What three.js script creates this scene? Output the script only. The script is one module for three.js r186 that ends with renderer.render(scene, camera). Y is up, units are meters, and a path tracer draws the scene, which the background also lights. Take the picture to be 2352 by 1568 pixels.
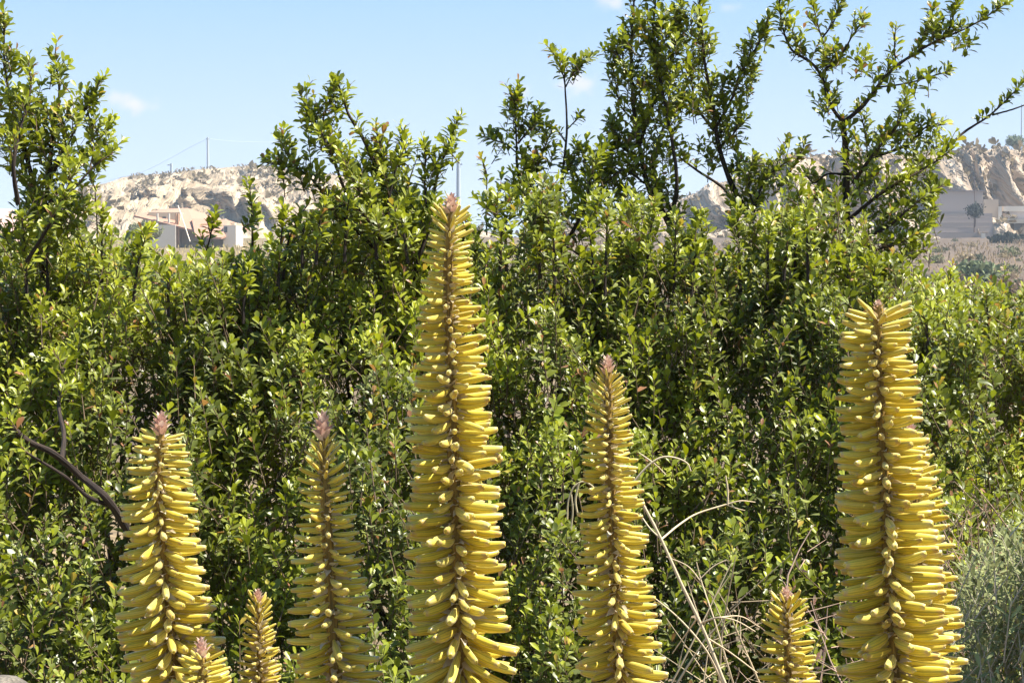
import * as THREE from 'three';
import { ImprovedNoise } from 'three/addons/math/ImprovedNoise.js';
import { mergeGeometries } from 'three/addons/utils/BufferGeometryUtils.js';

// ---------------------------------------------------------------- camera, sky, sun, exposure
const scene = new THREE.Scene();
const EYE = new THREE.Vector3(0, 1.25, 0), FOCAL = 4717, PITCH = Math.atan(184 / FOCAL);   // reference frame of 2352 x 1568
const camera = new THREE.PerspectiveCamera((2 * Math.atan(784 / FOCAL) * 180) / Math.PI, 2352 / 1568, 0.05, 9000);
camera.position.copy(EYE);
camera.rotation.x = -PITCH;
camera.updateMatrixWorld(true);
const renderer = new THREE.WebGLRenderer({ antialias: true });
renderer.toneMapping = THREE.LinearToneMapping;
renderer.toneMappingExposure = 2.55;
renderer.shadowMap.enabled = true;

const SUN_DIR = new THREE.Vector3(0.5, 0.83, 0.04).normalize();
const sun = new THREE.DirectionalLight(new THREE.Color(1, 0.95, 0.86), 5);
sun.position.copy(SUN_DIR).multiplyScalar(60).add(new THREE.Vector3(0, 0, -5));
sun.target.position.set(0, 0, -5);
sun.castShadow = true;
sun.shadow.camera.left = sun.shadow.camera.bottom = -12;
sun.shadow.camera.right = sun.shadow.camera.top = 12;
sun.shadow.camera.far = 200;
sun.shadow.mapSize.set(4096, 4096);
scene.add(sun, sun.target);

// ---------------------------------------------------------------- small helpers
let seed = 20240611;
const rnd = () => { seed = (seed + 0x6d2b79f5) | 0; let t = Math.imul(seed ^ (seed >>> 15), 1 | seed); t = (t + Math.imul(t ^ (t >>> 7), 61 | t)) ^ t; return ((t ^ (t >>> 14)) >>> 0) / 4294967296; };
const rr = (a, b) => a + (b - a) * rnd();
const gauss = () => (rnd() + rnd() + rnd() + rnd() - 2) * 1.0;
const pick = (a) => a[Math.floor(rnd() * a.length)];
const clamp = THREE.MathUtils.clamp, lerp = THREE.MathUtils.lerp, smooth = THREE.MathUtils.smoothstep;
const perlin = new ImprovedNoise();
const fbm = (x, y, z, n = 4) => { let s = 0, a = 0.5; for (let i = 0; i < n; i++) { s += a * perlin.noise(x, y, z); x = x * 2.03 + 7.1; y = y * 2.03 + 3.7; z = z * 2.03 + 1.3; a *= 0.5; } return s; };
const V = (x, y, z) => new THREE.Vector3(x, y, z);
const RIGHT = V(1, 0, 0), FWD = V(0, -Math.sin(PITCH), -Math.cos(PITCH)), UP = V(0, Math.cos(PITCH), -Math.sin(PITCH));
const at = (px, py, d) => EYE.clone().addScaledVector(FWD, d).addScaledVector(RIGHT, ((px - 1176) / FOCAL) * d).addScaledVector(UP, ((784 - py) / FOCAL) * d);
const project = (p) => { const q = p.clone().sub(EYE), d = q.dot(FWD); return [1176 + (q.dot(RIGHT) / d) * FOCAL, 784 - (q.dot(UP) / d) * FOCAL, d]; };
const curveAt = (pts, x) => {   // piecewise linear y(x)
  if (x <= pts[0][0]) return pts[0][1];
  for (let i = 1; i < pts.length; i++) if (x <= pts[i][0]) return lerp(pts[i - 1][1], pts[i][1], (x - pts[i - 1][0]) / (pts[i][0] - pts[i - 1][0]));
  return pts[pts.length - 1][1];
};

const counts = {};
const numbered = (name) => { const n = (counts[name] = (counts[name] ?? -1) + 1); return n ? `${name}_${String(n).padStart(3, '0')}` : name; };
function tag(o, label, category, group, kind) {
  Object.assign(o.userData, { label, category });
  if (group) o.userData.group = group;
  if (kind) o.userData.kind = kind;
  return o;
}
function thing(name, pos, label, category, group) {
  const o = new THREE.Group();
  o.name = numbered(name);
  o.position.copy(pos);
  scene.add(o);
  return tag(o, label, category, group);
}
function mesh(name, geo, mat, parent) {
  const m = new THREE.Mesh(geo, mat);
  m.name = name;
  m.castShadow = m.receiveShadow = true;
  parent.add(m);
  return m;
}
const std = (r, g, b, rough = 0.9, extra = {}) => new THREE.MeshStandardMaterial({ color: new THREE.Color().setRGB(r, g, b), roughness: rough, ...extra });

// tapered tube through points; radius is a function of t
function tube(pts, radius, sides = 6, rings = 0, wob = 0) {
  const curve = pts.length > 2 ? new THREE.CatmullRomCurve3(pts, false, 'centripetal') : new THREE.LineCurve3(pts[0], pts[1]);
  const n = rings || Math.max(2, (pts.length - 1) * 4);
  const pos = [], nor = [], uv = [], idx = [];
  let side = null;
  const len = curve.getLength();
  for (let i = 0; i <= n; i++) {
    const t = i / n, p = curve.getPoint(t), tan = curve.getTangent(t);
    if (!side) side = Math.abs(tan.y) < 0.9 ? V(0, 1, 0).cross(tan).normalize() : V(1, 0, 0).cross(tan).normalize();
    side.addScaledVector(tan, -side.dot(tan)).normalize();
    const bin = tan.clone().cross(side);
    for (let k = 0; k <= sides; k++) {
      const a = (k / sides) * Math.PI * 2, kk = k % sides;
      const r = radius(t) * (1 + (wob ? wob * perlin.noise(kk * 3.1 + p.x * 40, i * 0.9, p.y * 11) : 0));
      const d = side.clone().multiplyScalar(Math.cos(a)).addScaledVector(bin, Math.sin(a));
      pos.push(p.x + d.x * r, p.y + d.y * r, p.z + d.z * r);
      nor.push(d.x, d.y, d.z);
      uv.push(k / sides, t * len);
    }
  }
  const w = sides + 1;
  for (let i = 0; i < n; i++) for (let k = 0; k < sides; k++) { const a = i * w + k; idx.push(a, a + 1, a + w, a + 1, a + w + 1, a + w); }
  const cap = pos.length / 3, e = curve.getPoint(1), et = curve.getTangent(1);
  pos.push(e.x, e.y, e.z); nor.push(et.x, et.y, et.z); uv.push(0.5, len);
  for (let k = 0; k < sides; k++) idx.push(n * w + k, n * w + k + 1, cap);
  const g = new THREE.BufferGeometry();
  g.setAttribute('position', new THREE.Float32BufferAttribute(pos, 3));
  g.setAttribute('normal', new THREE.Float32BufferAttribute(nor, 3));
  g.setAttribute('uv', new THREE.Float32BufferAttribute(uv, 2));
  g.setIndex(idx);
  return g;
}
function canvasTex(w, h, draw, srgb = true) {
  const c = document.createElement('canvas');
  c.width = w; c.height = h;
  const ctx = c.getContext('2d');
  draw(ctx, w, h);
  const t = new THREE.CanvasTexture(c);
  t.wrapS = t.wrapT = THREE.RepeatWrapping;
  if (srgb) t.colorSpace = THREE.SRGBColorSpace;
  return t;
}
// tileable grain texture, value from a function of (u, v) on a torus
function noiseTex(size, f, srgb = true) {
  const data = new Uint8Array(size * size * 4);
  for (let y = 0; y < size; y++) for (let x = 0; x < size; x++) {
    const c = f(x / size, y / size), i = (y * size + x) * 4;
    for (let k = 0; k < 3; k++) data[i + k] = clamp(Math.round((Array.isArray(c) ? c[k] : c) * 255), 0, 255);
    data[i + 3] = 255;
  }
  const t = new THREE.DataTexture(data, size, size);
  t.wrapS = t.wrapT = THREE.RepeatWrapping;
  t.magFilter = THREE.LinearFilter;
  if (srgb) t.colorSpace = THREE.SRGBColorSpace;
  t.needsUpdate = true;
  return t;
}
const tileNoise = (u, v, f, oct = 4) => {
  let s = 0, a = 0.5;
  for (let o = 0; o < oct; o++, f *= 2, a *= 0.5) {
    const x = u * f, y = v * f, bx = u, by = v;
    const n = (dx, dy) => perlin.noise(x - dx * f, y - dy * f, o * 5.3 + 0.7);
    s += a * lerp(lerp(n(0, 0), n(1, 0), bx), lerp(n(0, 1), n(1, 1), bx), by) * 1.4;
  }
  return s;
};

// ---------------------------------------------------------------- sky (computed, clear blue with a few small clouds)
{
  const SKY = 1.3 / 2.55;   // set for the exposure above
  const W = 4096, H = 2048, data = new Float32Array(W * H * 4);
  const stops = [[0, [0.66, 0.765, 0.9]], [2.2, [0.585, 0.705, 0.885]], [7.4, [0.36, 0.56, 0.85]], [20, [0.235, 0.45, 0.72]], [45, [0.14, 0.31, 0.6]], [90, [0.1, 0.24, 0.52]]];
  const clouds = [[298, 234, 56, 21, 0.16, 1], [170, 240, 46, 26, 0.1, 0.9], [1322, 192, 46, 30, 0.1, 0.9], [1205, 212, 16, 16, 0, 0.6], [1405, 4, 50, 22, 0.35, 0.9], [1672, 18, 30, 10, 0, 0.5], [640, -160, 170, 40, 0.1, 0.8], [1900, -330, 240, 60, -0.1, 0.8], [-500, 60, 150, 36, 0, 0.9], [2900, 100, 130, 40, 0, 0.9]]
    .map(([x, y, w, h, tilt, a]) => { const d = at(x, y, 1).sub(EYE); return { az: Math.atan2(d.x, -d.z), el: Math.atan2(d.y, Math.hypot(d.x, d.z)), w: w / FOCAL, h: h / FOCAL, tilt, a }; });
  for (let row = 0; row < H; row++) {
    const el = ((row + 0.5) / H - 0.5) * Math.PI, deg = Math.max(0, (el * 180) / Math.PI);
    const base = [0, 1, 2].map((k) => curveAt(stops.map((s) => [s[0], s[1][k]]), deg));
    for (let col = 0; col < W; col++) {
      const i = (row * W + col) * 4;
      let m = 0;
      if (deg > 0 && deg < 16) {
        const round = ((col + 0.5) / W - 0.5) * 2 * Math.PI, az = Math.atan2(Math.cos(round), -Math.sin(round));
        for (const c of clouds) {
          const dx = az - c.az, dy = el - c.el;
          if (Math.abs(dx) > 4 * c.w || Math.abs(dy) > 4 * c.h + 2 * c.w) continue;
          const x = (dx * Math.cos(c.tilt) - dy * Math.sin(c.tilt)) / c.w, y = (dx * Math.sin(c.tilt) + dy * Math.cos(c.tilt)) / c.h;
          const n = fbm(az * 190, el * 260, 3.3, 4);
          m = Math.max(m, c.a * smooth(1.15 - Math.hypot(x, y) + n * 1.6, 0, 1.1));
        }
      }
      const cl = [0.77, 0.76, 0.8];
      for (let k = 0; k < 3; k++) data[i + k] = SKY * lerp(base[k], cl[k], m * 0.85);
      data[i + 3] = 1;
    }
  }
  const t = new THREE.DataTexture(data, W, H, THREE.RGBAFormat, THREE.FloatType);
  t.mapping = THREE.EquirectangularReflectionMapping;
  t.magFilter = THREE.LinearFilter;
  t.needsUpdate = true;
  scene.background = scene.environment = t;
}

// ---------------------------------------------------------------- ground
const relEye = [[0, -1.25], [8, -1.3], [60, -2.2], [150, -1.9], [250, 0.8], [380, 4.3], [520, 5], [900, 4], [3000, 2], [9000, 0]];
const groundY = (x, z) => {
  const d = Math.hypot(x * 0.6, z);
  const bumps = d < 15 ? 0.03 * fbm(x * 1.5, z * 1.5, 0.2) : (0.5 * fbm(x * 0.06, z * 0.06, 2.2) + 0.35 * fbm(x * 0.3, z * 0.3, 5.2, 3)) * Math.min(1, d / 120);
  return EYE.y + (z > 0 ? -1.25 : curveAt(relEye, d)) + bumps;
};
const soilTex = noiseTex(512, (u, v) => { const n = tileNoise(u, v, 6, 5) * 0.5 + tileNoise(u, v, 40, 3) * 0.4; const k = clamp(0.62 + n * 0.75, 0.25, 1); return [k, k * 0.97, k * 0.93]; });
{
  const N = 230, pos = [], col = [], uv = [], idx = [];
  const warp = (s) => Math.sign(s) * (Math.abs(s) * 30 + Math.pow(Math.abs(s), 5) * 4200);
  for (let j = 0; j <= N; j++) for (let i = 0; i <= N; i++) {
    const x = warp((i / N) * 2 - 1) * 0.8, z = -warp((j / N) * 1.5 - 0.5) * 1.2 - 2;
    pos.push(x, groundY(x, z), z);
    uv.push(x / 3, z / 3);
    const a = fbm(x * 0.05, z * 0.05, 9.1, 4), dry = smooth(-x * 0.012 + a * 1.4, -0.35, 0.5);
    const e = fbm(x * 0.16, z * 0.16, 1.7, 3), c = [lerp(0.28, 0.5, dry) + (a + e) * 0.15, lerp(0.2, 0.38, dry) + (a + e) * 0.115, lerp(0.135, 0.19, dry) + (a + e) * 0.075];
    col.push(...c.map((v) => clamp(v, 0.05, 0.7)));
  }
  for (let j = 0; j < N; j++) for (let i = 0; i < N; i++) { const a = j * (N + 1) + i, b = a + N + 1; idx.push(a, a + 1, b, b, a + 1, b + 1); }
  const g = new THREE.BufferGeometry();
  g.setAttribute('position', new THREE.Float32BufferAttribute(pos, 3));
  g.setAttribute('uv', new THREE.Float32BufferAttribute(uv, 2));
  g.setAttribute('color', new THREE.Float32BufferAttribute(col, 3));
  g.setIndex(idx);
  g.computeVertexNormals();
  const m = mesh('ground', g, new THREE.MeshStandardMaterial({ vertexColors: true, map: soilTex, roughness: 1, bumpMap: soilTex, bumpScale: 0.05 }), scene);
  tag(m, 'dry tan and brown ground with sparse grass falling into the valley', 'ground', null, 'structure');
}

// ---------------------------------------------------------------- far hills: real relief, crest given by its heights
const rockTex = noiseTex(1024, (u, v) => {
  const n = tileNoise(u, v, 8, 6), st = tileNoise(u, v * 3, 12, 4), k = clamp(0.86 + n * 0.5 + st * 0.3, 0.3, 1);
  return [k, k * (0.97 + n * 0.04), k * (0.93 + n * 0.1)];
});
const hillSurface = {};
function hill(name, label, crest, dist, depth, tint, dark, gully, cliff, rows = 110, cols = 420) {
  const x0 = crest[0][0], x1 = crest[crest.length - 1][0], pos = [], col = [], uv = [], idx = [];
  const mpp = dist / FOCAL;
  const point = (px, t) => {
    // t 0..1 foot to crest, 1..1.6 the back slope
    const X = (px - 1176) * mpp, top = at(px, curveAt(crest, px), dist).y, foot = EYE.y + 1.0;
    const zz = -dist + depth * (1 - t);
    const f = t <= 1 ? (cliff ? smooth(t, 0.02, 0.3) * 0.28 + smooth(t, 0.42 + 0.1 * perlin.noise(px * 0.02, 1, 4), 0.72) * 0.66 + t * 0.06 : Math.pow(t, 0.8)) : 1 - Math.pow((t - 1) / 0.6, 1.4) * 0.8;
    const q = X + perlin.noise(X * 0.06, t * 2.5, 7) * 7;
    let ridge = 0, amp = 1, fr = gully;
    for (let o = 0; o < 4; o++) { ridge += amp * (1 - 2 * Math.abs(perlin.noise(q * fr, t * (cliff ? 0.8 : 2.2) + o * 3.3, 11 + o * 7))); fr *= 2.1; amp *= 0.5; }
    const mid = t <= 1 ? Math.sin(Math.PI * clamp(t, 0, 1)) : 0;
    const H = top - foot;
    const y = foot + H * f + (ridge - 0.9) * mid * H * 0.10 + fbm(X * 0.25, t * 22, 3, 3) * H * 0.07 * (mid + 0.25) + (cliff ? Math.round(2.2 * perlin.noise(X * 0.16, t * 9, 8)) * H * 0.045 * mid : 0);
    const z = zz + (ridge - 0.9) * mid * depth * 0.16 + fbm(X * 0.35, t * 14, 17, 4) * mid * (cliff ? 4 : 7) + perlin.noise(X * 0.9, t * 55, 2) * (cliff ? 0.6 : 1.1) * mid;
    return [X * (1 + 0), y, z, ridge];
  };
  for (let j = 0; j <= rows; j++) for (let i = 0; i <= cols; i++) {
    const px = lerp(x0, x1, i / cols), t = (j / rows) * 1.5, [X, y, z, ridge] = point(px, t);
    pos.push(X, y, z);
    uv.push(X / 22, (y + z * 0.35) / 22);
    const n = fbm(X * 0.12, y * 0.3, 4.4, 4), layer = perlin.noise(y * 0.55 + n * 1.2, 0.5, X * 0.01);
    const veg = smooth(fbm(X * 0.09 + 40, t * 8, 8.8, 4) + (t > 0.93 ? 0.22 : -0.08), 0.05, 0.3) * 0.75;
    for (let k = 0; k < 3; k++) col.push(clamp(lerp(tint[k] * (1 + n * 0.35 + layer * 0.16), dark[k] * (1 + n * 0.4), veg), 0.03, 0.85));
  }
  for (let j = 0; j < rows; j++) for (let i = 0; i < cols; i++) { const a = j * (cols + 1) + i, b = a + cols + 1; idx.push(a, a + 1, b, b, a + 1, b + 1); }
  const g = new THREE.BufferGeometry();
  g.setAttribute('position', new THREE.Float32BufferAttribute(pos, 3));
  g.setAttribute('uv', new THREE.Float32BufferAttribute(uv, 2));
  g.setAttribute('color', new THREE.Float32BufferAttribute(col, 3));
  g.setIndex(idx);
  g.computeVertexNormals();
  const m = mesh(name, g, new THREE.MeshStandardMaterial({ vertexColors: true, map: rockTex, roughness: 1, bumpMap: rockTex, bumpScale: 1.3 }), scene);
  tag(m, label, 'hill', null, 'structure');
  hillSurface[name] = { point, x0, x1, mpp };
  return m;
}
hill('badland_hill', 'pale cream eroded badland hill behind the terracotta roofed house', [[-700, 470], [-300, 500], [60, 520], [150, 500], [215, 455], [260, 422], [300, 404], [350, 401], [400, 396], [450, 389], [520, 385], [600, 380], [700, 394], [780, 402], [850, 432], [950, 468], [1050, 510], [1150, 540]], 560, 150, [0.48, 0.39, 0.275], [0.22, 0.165, 0.11], 0.045, false);
hill('cliff_hill', 'grey and cream rocky cliff ridge rising toward the right behind shrubs', [[1200, 545], [1360, 510], [1500, 488], [1555, 465], [1620, 433], [1700, 410], [1770, 384], [1830, 373], [1870, 363], [1960, 368], [2070, 374], [2190, 357], [2352, 348], [2600, 344], [3300, 360]], 440, 70, [0.47, 0.385, 0.295], [0.2, 0.155, 0.115], 0.09, true);

// ---------------------------------------------------------------- leaves
// leaf geometries of length 1 along +y, face +z
function leafGeo(wide, fold, curl, tipPow) {
  const p = [0, 0, 0], idx = [];
  for (const [t, w] of [[0.42, 0.78], [0.76, 0.96]]) {
    const hw = (wide / 2) * Math.pow(w, tipPow), z = -curl * t * t;
    p.push(-hw, t, z + fold * hw, 0, t, z, hw, t, z + fold * hw);
  }
  p.push(0, 1, -curl);
  idx.push(0, 2, 1, 0, 3, 2, 1, 2, 4, 2, 5, 4, 2, 3, 5, 3, 6, 5, 4, 5, 7, 5, 6, 7);
  const g = new THREE.BufferGeometry();
  g.setAttribute('position', new THREE.Float32BufferAttribute(p, 3));
  g.setIndex(idx);
  g.computeVertexNormals();
  return g;
}
const LEAVES = [leafGeo(0.53, 0.25, 0.12, 1), leafGeo(0.46, 0.45, 0.22, 1), leafGeo(0.58, 0.15, 0.05, 0.9), leafGeo(0.48, 0.3, -0.1, 1), leafGeo(0.42, 0.5, 0.3, 1.1), leafGeo(0.56, 0.2, 0.18, 0.85)];
const THIN_LEAVES = [leafGeo(0.24, 0.3, 0.1, 1), leafGeo(0.2, 0.4, 0.25, 1), leafGeo(0.28, 0.2, -0.1, 1)];
const leafMat = (extra) => new THREE.MeshPhysicalMaterial({ roughness: 0.92, transmission: 0.42, thickness: 0, ior: 1.45, specularIntensity: 0.35, clearcoat: 1, clearcoatRoughness: 0.38, side: THREE.DoubleSide, ...extra });
const foliageMat = leafMat({ vertexColors: true }), dullMat = leafMat({ vertexColors: true, clearcoat: 0, transmission: 0.3 });
const matOf = new Map();
const tintMat = (c) => {
  const q = c.map((v) => Math.max(0.004, Math.round(v * 40) / 40)), key = q.join();
  if (!matOf.has(key)) matOf.set(key, leafMat({ color: new THREE.Color().setRGB(...q) }));
  return matOf.get(key);
};
// shades of the photograph's leaves: deep, middle, bright, yellow-green, bronze
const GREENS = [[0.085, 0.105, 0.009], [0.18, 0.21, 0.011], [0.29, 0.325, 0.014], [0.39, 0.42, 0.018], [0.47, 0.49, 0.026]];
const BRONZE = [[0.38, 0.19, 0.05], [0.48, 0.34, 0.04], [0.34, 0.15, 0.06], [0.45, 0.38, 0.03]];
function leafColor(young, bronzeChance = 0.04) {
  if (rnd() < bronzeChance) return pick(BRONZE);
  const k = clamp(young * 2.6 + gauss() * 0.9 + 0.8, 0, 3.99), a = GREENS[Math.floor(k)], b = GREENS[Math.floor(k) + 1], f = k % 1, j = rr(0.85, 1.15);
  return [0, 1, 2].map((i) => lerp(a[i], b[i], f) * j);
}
function shootLeaves(list, p0, dir, len, n, size, young, bronze = 0.03, spread = 1) {
  // leaves set round a shoot from p0 along dir, crowded and smaller toward the tip
  const d = dir.clone().normalize(), s = Math.abs(d.y) < 0.9 ? V(0, 1, 0).cross(d).normalize() : V(1, 0, 0).cross(d).normalize(), b = d.clone().cross(s);
  let a = rnd() * 6.28;
  for (let i = 0; i < n; i++) {
    const t = Math.pow((i + 0.6) / n, 0.8);
    a += 2.4 + gauss() * 0.3;
    const radial = s.clone().multiplyScalar(Math.cos(a)).addScaledVector(b, Math.sin(a));
    const open = lerp(1.15, 0.35, Math.pow(t, 3)) * spread + gauss() * 0.2;
    const axis = d.clone().multiplyScalar(Math.cos(open)).addScaledVector(radial, Math.sin(open)).add(V(0, 0.12, 0)).normalize();
    const normal = d.clone().multiplyScalar(0.8).addScaledVector(radial, -0.35).add(V(0.24, 0.72, 0.26)).add(V(gauss(), gauss(), gauss()).multiplyScalar(0.35));
    normal.addScaledVector(axis, -normal.dot(axis)).normalize();
    const pos = p0.clone().addScaledVector(d, t * len).addScaledVector(radial, 0.0012);
    const sz = size * lerp(1, 0.62, Math.pow(t, 4)) * rr(0.72, 1.22);
    const isTip = t > 0.86;
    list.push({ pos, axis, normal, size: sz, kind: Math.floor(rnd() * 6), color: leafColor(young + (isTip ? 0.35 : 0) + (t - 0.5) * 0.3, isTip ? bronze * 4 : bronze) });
  }
}
const basisOf = (l) => { const x = l.axis.clone().cross(l.normal); return new THREE.Matrix4().makeBasis(x, l.axis, l.normal); };
function mergedLeaves(list, base, geos = LEAVES) {
  let nv = 0, ni = 0;
  for (const l of list) { const g = geos[l.kind % geos.length]; nv += g.attributes.position.count; ni += g.index.count; }
  const pos = new Float32Array(nv * 3), nor = new Float32Array(nv * 3), col = new Float32Array(nv * 3), idx = new Uint32Array(ni);
  let v = 0, k = 0;
  for (const l of list) {
    const g = geos[l.kind % geos.length], P = g.attributes.position.array, Nn = g.attributes.normal.array, I = g.index.array;
    const y = l.axis, z = l.normal, xx = y.y * z.z - y.z * z.y, xy = y.z * z.x - y.x * z.z, xz = y.x * z.y - y.y * z.x;
    for (let i = 0; i < I.length; i++) idx[k++] = I[i] + v;
    for (let i = 0; i < P.length; i += 3, v++) {
      const a = P[i] * l.size, b = P[i + 1] * l.size, c = P[i + 2] * l.size;
      pos[v * 3] = l.pos.x - base.x + xx * a + y.x * b + z.x * c;
      pos[v * 3 + 1] = l.pos.y - base.y + xy * a + y.y * b + z.y * c;
      pos[v * 3 + 2] = l.pos.z - base.z + xz * a + y.z * b + z.z * c;
      nor[v * 3] = xx * Nn[i] + y.x * Nn[i + 1] + z.x * Nn[i + 2];
      nor[v * 3 + 1] = xy * Nn[i] + y.y * Nn[i + 1] + z.y * Nn[i + 2];
      nor[v * 3 + 2] = xz * Nn[i] + y.z * Nn[i + 1] + z.z * Nn[i + 2];
      col[v * 3] = l.color[0]; col[v * 3 + 1] = l.color[1]; col[v * 3 + 2] = l.color[2];
    }
  }
  const g = new THREE.BufferGeometry();
  g.setAttribute('position', new THREE.BufferAttribute(pos, 3));
  g.setAttribute('normal', new THREE.BufferAttribute(nor, 3));
  g.setAttribute('color', new THREE.BufferAttribute(col, 3));
  g.setIndex(new THREE.BufferAttribute(idx, 1));
  return g;
}
const rel = (pts, base) => pts.map((p) => p.clone().sub(base));

// ---------------------------------------------------------------- the hedge of broad leaved shrubs
const barkTex = noiseTex(256, (u, v) => { const n = tileNoise(u * 1, v, 10, 4), k = clamp(0.7 + n * 0.8, 0.2, 1); return [k, k * 0.95, k * 0.9]; });
const barkMat = new THREE.MeshStandardMaterial({ color: new THREE.Color().setRGB(0.075, 0.052, 0.04), map: barkTex, bumpMap: barkTex, bumpScale: 0.002, roughness: 0.95 });
const twigMat = std(0.13, 0.085, 0.045, 0.85);
// leafy tufts round the limbs: ellipses [x, y, rx, ry] that say how wide each tuft is where it stands
function tufts(s, list, { young = 0.2, bronze = 0.015, size = 0.0242, fill = 2.15 } = {}) {
  for (const [x, y, rx, ry, dz = 0] of list) {
    const n = Math.max(3, Math.round((Math.PI * rx * ry * fill) / 2200 * 1.6));
    for (let i = 0; i < n; i++) {
      const a = rnd() * 6.28, k = Math.sqrt(rnd()), p = at(x + Math.cos(a) * k * rx * 0.85, y + Math.sin(a) * k * ry * 0.8 + 8, s.depth + dz + gauss() * rx * 0.0008);
      const dir = V(Math.cos(a) * 0.55 * k + gauss() * 0.5, 0.7 - Math.sin(a) * 0.4 * k, gauss() * 0.7).normalize(), len = rr(0.035, 0.075), st = p.clone().addScaledVector(dir, -len * 0.8);
      shootLeaves(s.leaves, st, dir, len, Math.round(7 + len * 60), size * rr(0.85, 1.12), young + gauss() * 0.25, bronze);
      s.twigs.push([st.clone(), p, 0.001]);
    }
  }
}
// how high the hedge mass reaches, read where it stands about 4.5 m off
const hedgeTop = [[-400, 470], [0, 520], [60, 545], [200, 525], [300, 560], [380, 595], [430, 622], [490, 622], [530, 650], [575, 590], [630, 540], [700, 480], [800, 470], [900, 465], [1000, 490], [1080, 485], [1130, 450], [1200, 455], [1300, 490], [1400, 500], [1480, 480], [1560, 495], [1640, 500], [1740, 490], [1850, 475], [1930, 560], [2010, 600], [2070, 655], [2200, 668], [2352, 665], [2800, 640]];
const shrubs = [];
function shrub(name, label, px0, px1, depth, opts = {}) {
  const cx = (px0 + px1) / 2, base = at(cx, 784, depth + 0.45);
  base.y = groundY(base.x, base.z);
  const s = { root: thing(name, base, label, 'shrub', opts.group), base, px0, px1, depth, leaves: [], twigs: [], opts };
  shrubs.push(s);
  return s;
}
// a limb given by points [x, y, extra depth]; leafy from the share `from` of its length
function limb(s, pts, r0, r1, { from = 0.25, step = 0.018, side = 0.075, n = 12, size = 0.0242, young = 0.3, tip = 14, bronze = 0.018, name = 'branch' } = {}) {
  const P = pts.map(([x, y, dz = 0]) => at(x, y, s.depth + dz));
  mesh(name, tube(rel(P, s.base), (t) => lerp(r0 * 0.62, r1 * 0.75, t), 7, P.length * 5, 0.25), barkMat, s.root);
  const c = new THREE.CatmullRomCurve3(P, false, 'centripetal'), L = c.getLength();
  for (let d = from * L; d < L; d += step * 0.7 * rr(0.6, 1.5)) {
    const t = d / L, p = c.getPointAt(t), tan = c.getTangentAt(t);
    const ang = rnd() * 6.28, radial = V(Math.cos(ang), rr(-0.2, 0.5), Math.sin(ang));
    const dir = tan.clone().multiplyScalar(rr(0.5, 1.0)).addScaledVector(radial, rr(0.4, 0.9)).add(V(0, 0.25, 0)).normalize();
    const len = side * rr(0.35, 1.15) * lerp(1, 0.5, t);
    if (rnd() < 0.16) continue;
    shootLeaves(s.leaves, p, dir, len, Math.max(4, Math.round(n * rr(0.6, 1.2) * (0.4 + len / side * 0.6))), size, young + gauss() * 0.25, bronze);
    s.twigs.push([p, p.clone().addScaledVector(dir, len), 0.0012]);
  }
  const e = c.getPointAt(1), tan = c.getTangentAt(1), back = c.getPointAt(Math.max(0, 1 - 0.055 / L));
  shootLeaves(s.leaves, back, e.clone().sub(back).normalize(), 0.06, tip, size * 0.95, young + 0.15, bronze * 2);
  s.twigs.push([back, e.clone().addScaledVector(tan, 0.004), 0.0013]);
}
// the mass: shoots in the shell of a billowing volume
function mass(s, count, { y1 = 1750, shell = 0.22, bronze = 0.018, size = 0.0245, young = 0.25, front = 0, gap = 0.0, flat = 0.3 } = {}) {
  let made = 0, tries = 0;
  while (made < count && tries++ < count * 12) {
    const px = rr(s.px0, s.px1), top = curveAt(hedgeTop, px) + 135 * perlin.noise(px * 0.012, s.depth * 3, 0.4) + 60 * perlin.noise(px * 0.05, 4.2, s.depth) + (s.opts.lower ?? 0), py = lerp(top - 12, y1, Math.pow(rnd(), 1.25));
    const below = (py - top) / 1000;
    const q = at(px, py, s.depth);
    const billow = 0.2 * fbm(q.x * 2.1, q.y * 2.3, s.depth + 2.2, 3) * 2 + 0.2 * fbm(q.x * 5, q.y * 5, 7.7, 2);
    const deep = -Math.log(1 - rnd() * 0.97) * shell;
    const d = s.depth + front + billow - clamp(below * 0.9, 0, 0.85) + deep + Math.max(0, 0.2 - below) * 0.9 * rnd();
    const p = at(px, py, s.depth).addScaledVector(FWD, d - s.depth);
    const den = fbm(p.x * 7.5, p.y * 7.5, p.z * 7.5 + 3, 2);
    if (deep < 0.3 && den < gap - 0.03 + rnd() * 0.1 - 0.08) continue;
    if (p.y < groundY(p.x, p.z) + 0.04) continue;
    const dir = V(gauss() * 0.6, 0.95 + gauss() * 0.4, 0.25 + gauss() * 0.6).normalize();
    const len = rr(0.05, 0.13), start = p.clone().addScaledVector(dir, -len);
    const c = smooth(fbm(p.x * 2.3 + 9, p.y * 2.3, p.z * 2.3, 2), -0.25, 0.35);
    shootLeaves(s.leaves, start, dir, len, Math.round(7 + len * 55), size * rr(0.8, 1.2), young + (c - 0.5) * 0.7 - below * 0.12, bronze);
    s.twigs.push([start.clone().addScaledVector(dir, -0.02), p, 0.0011]);
    made++;
  }
}
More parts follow.
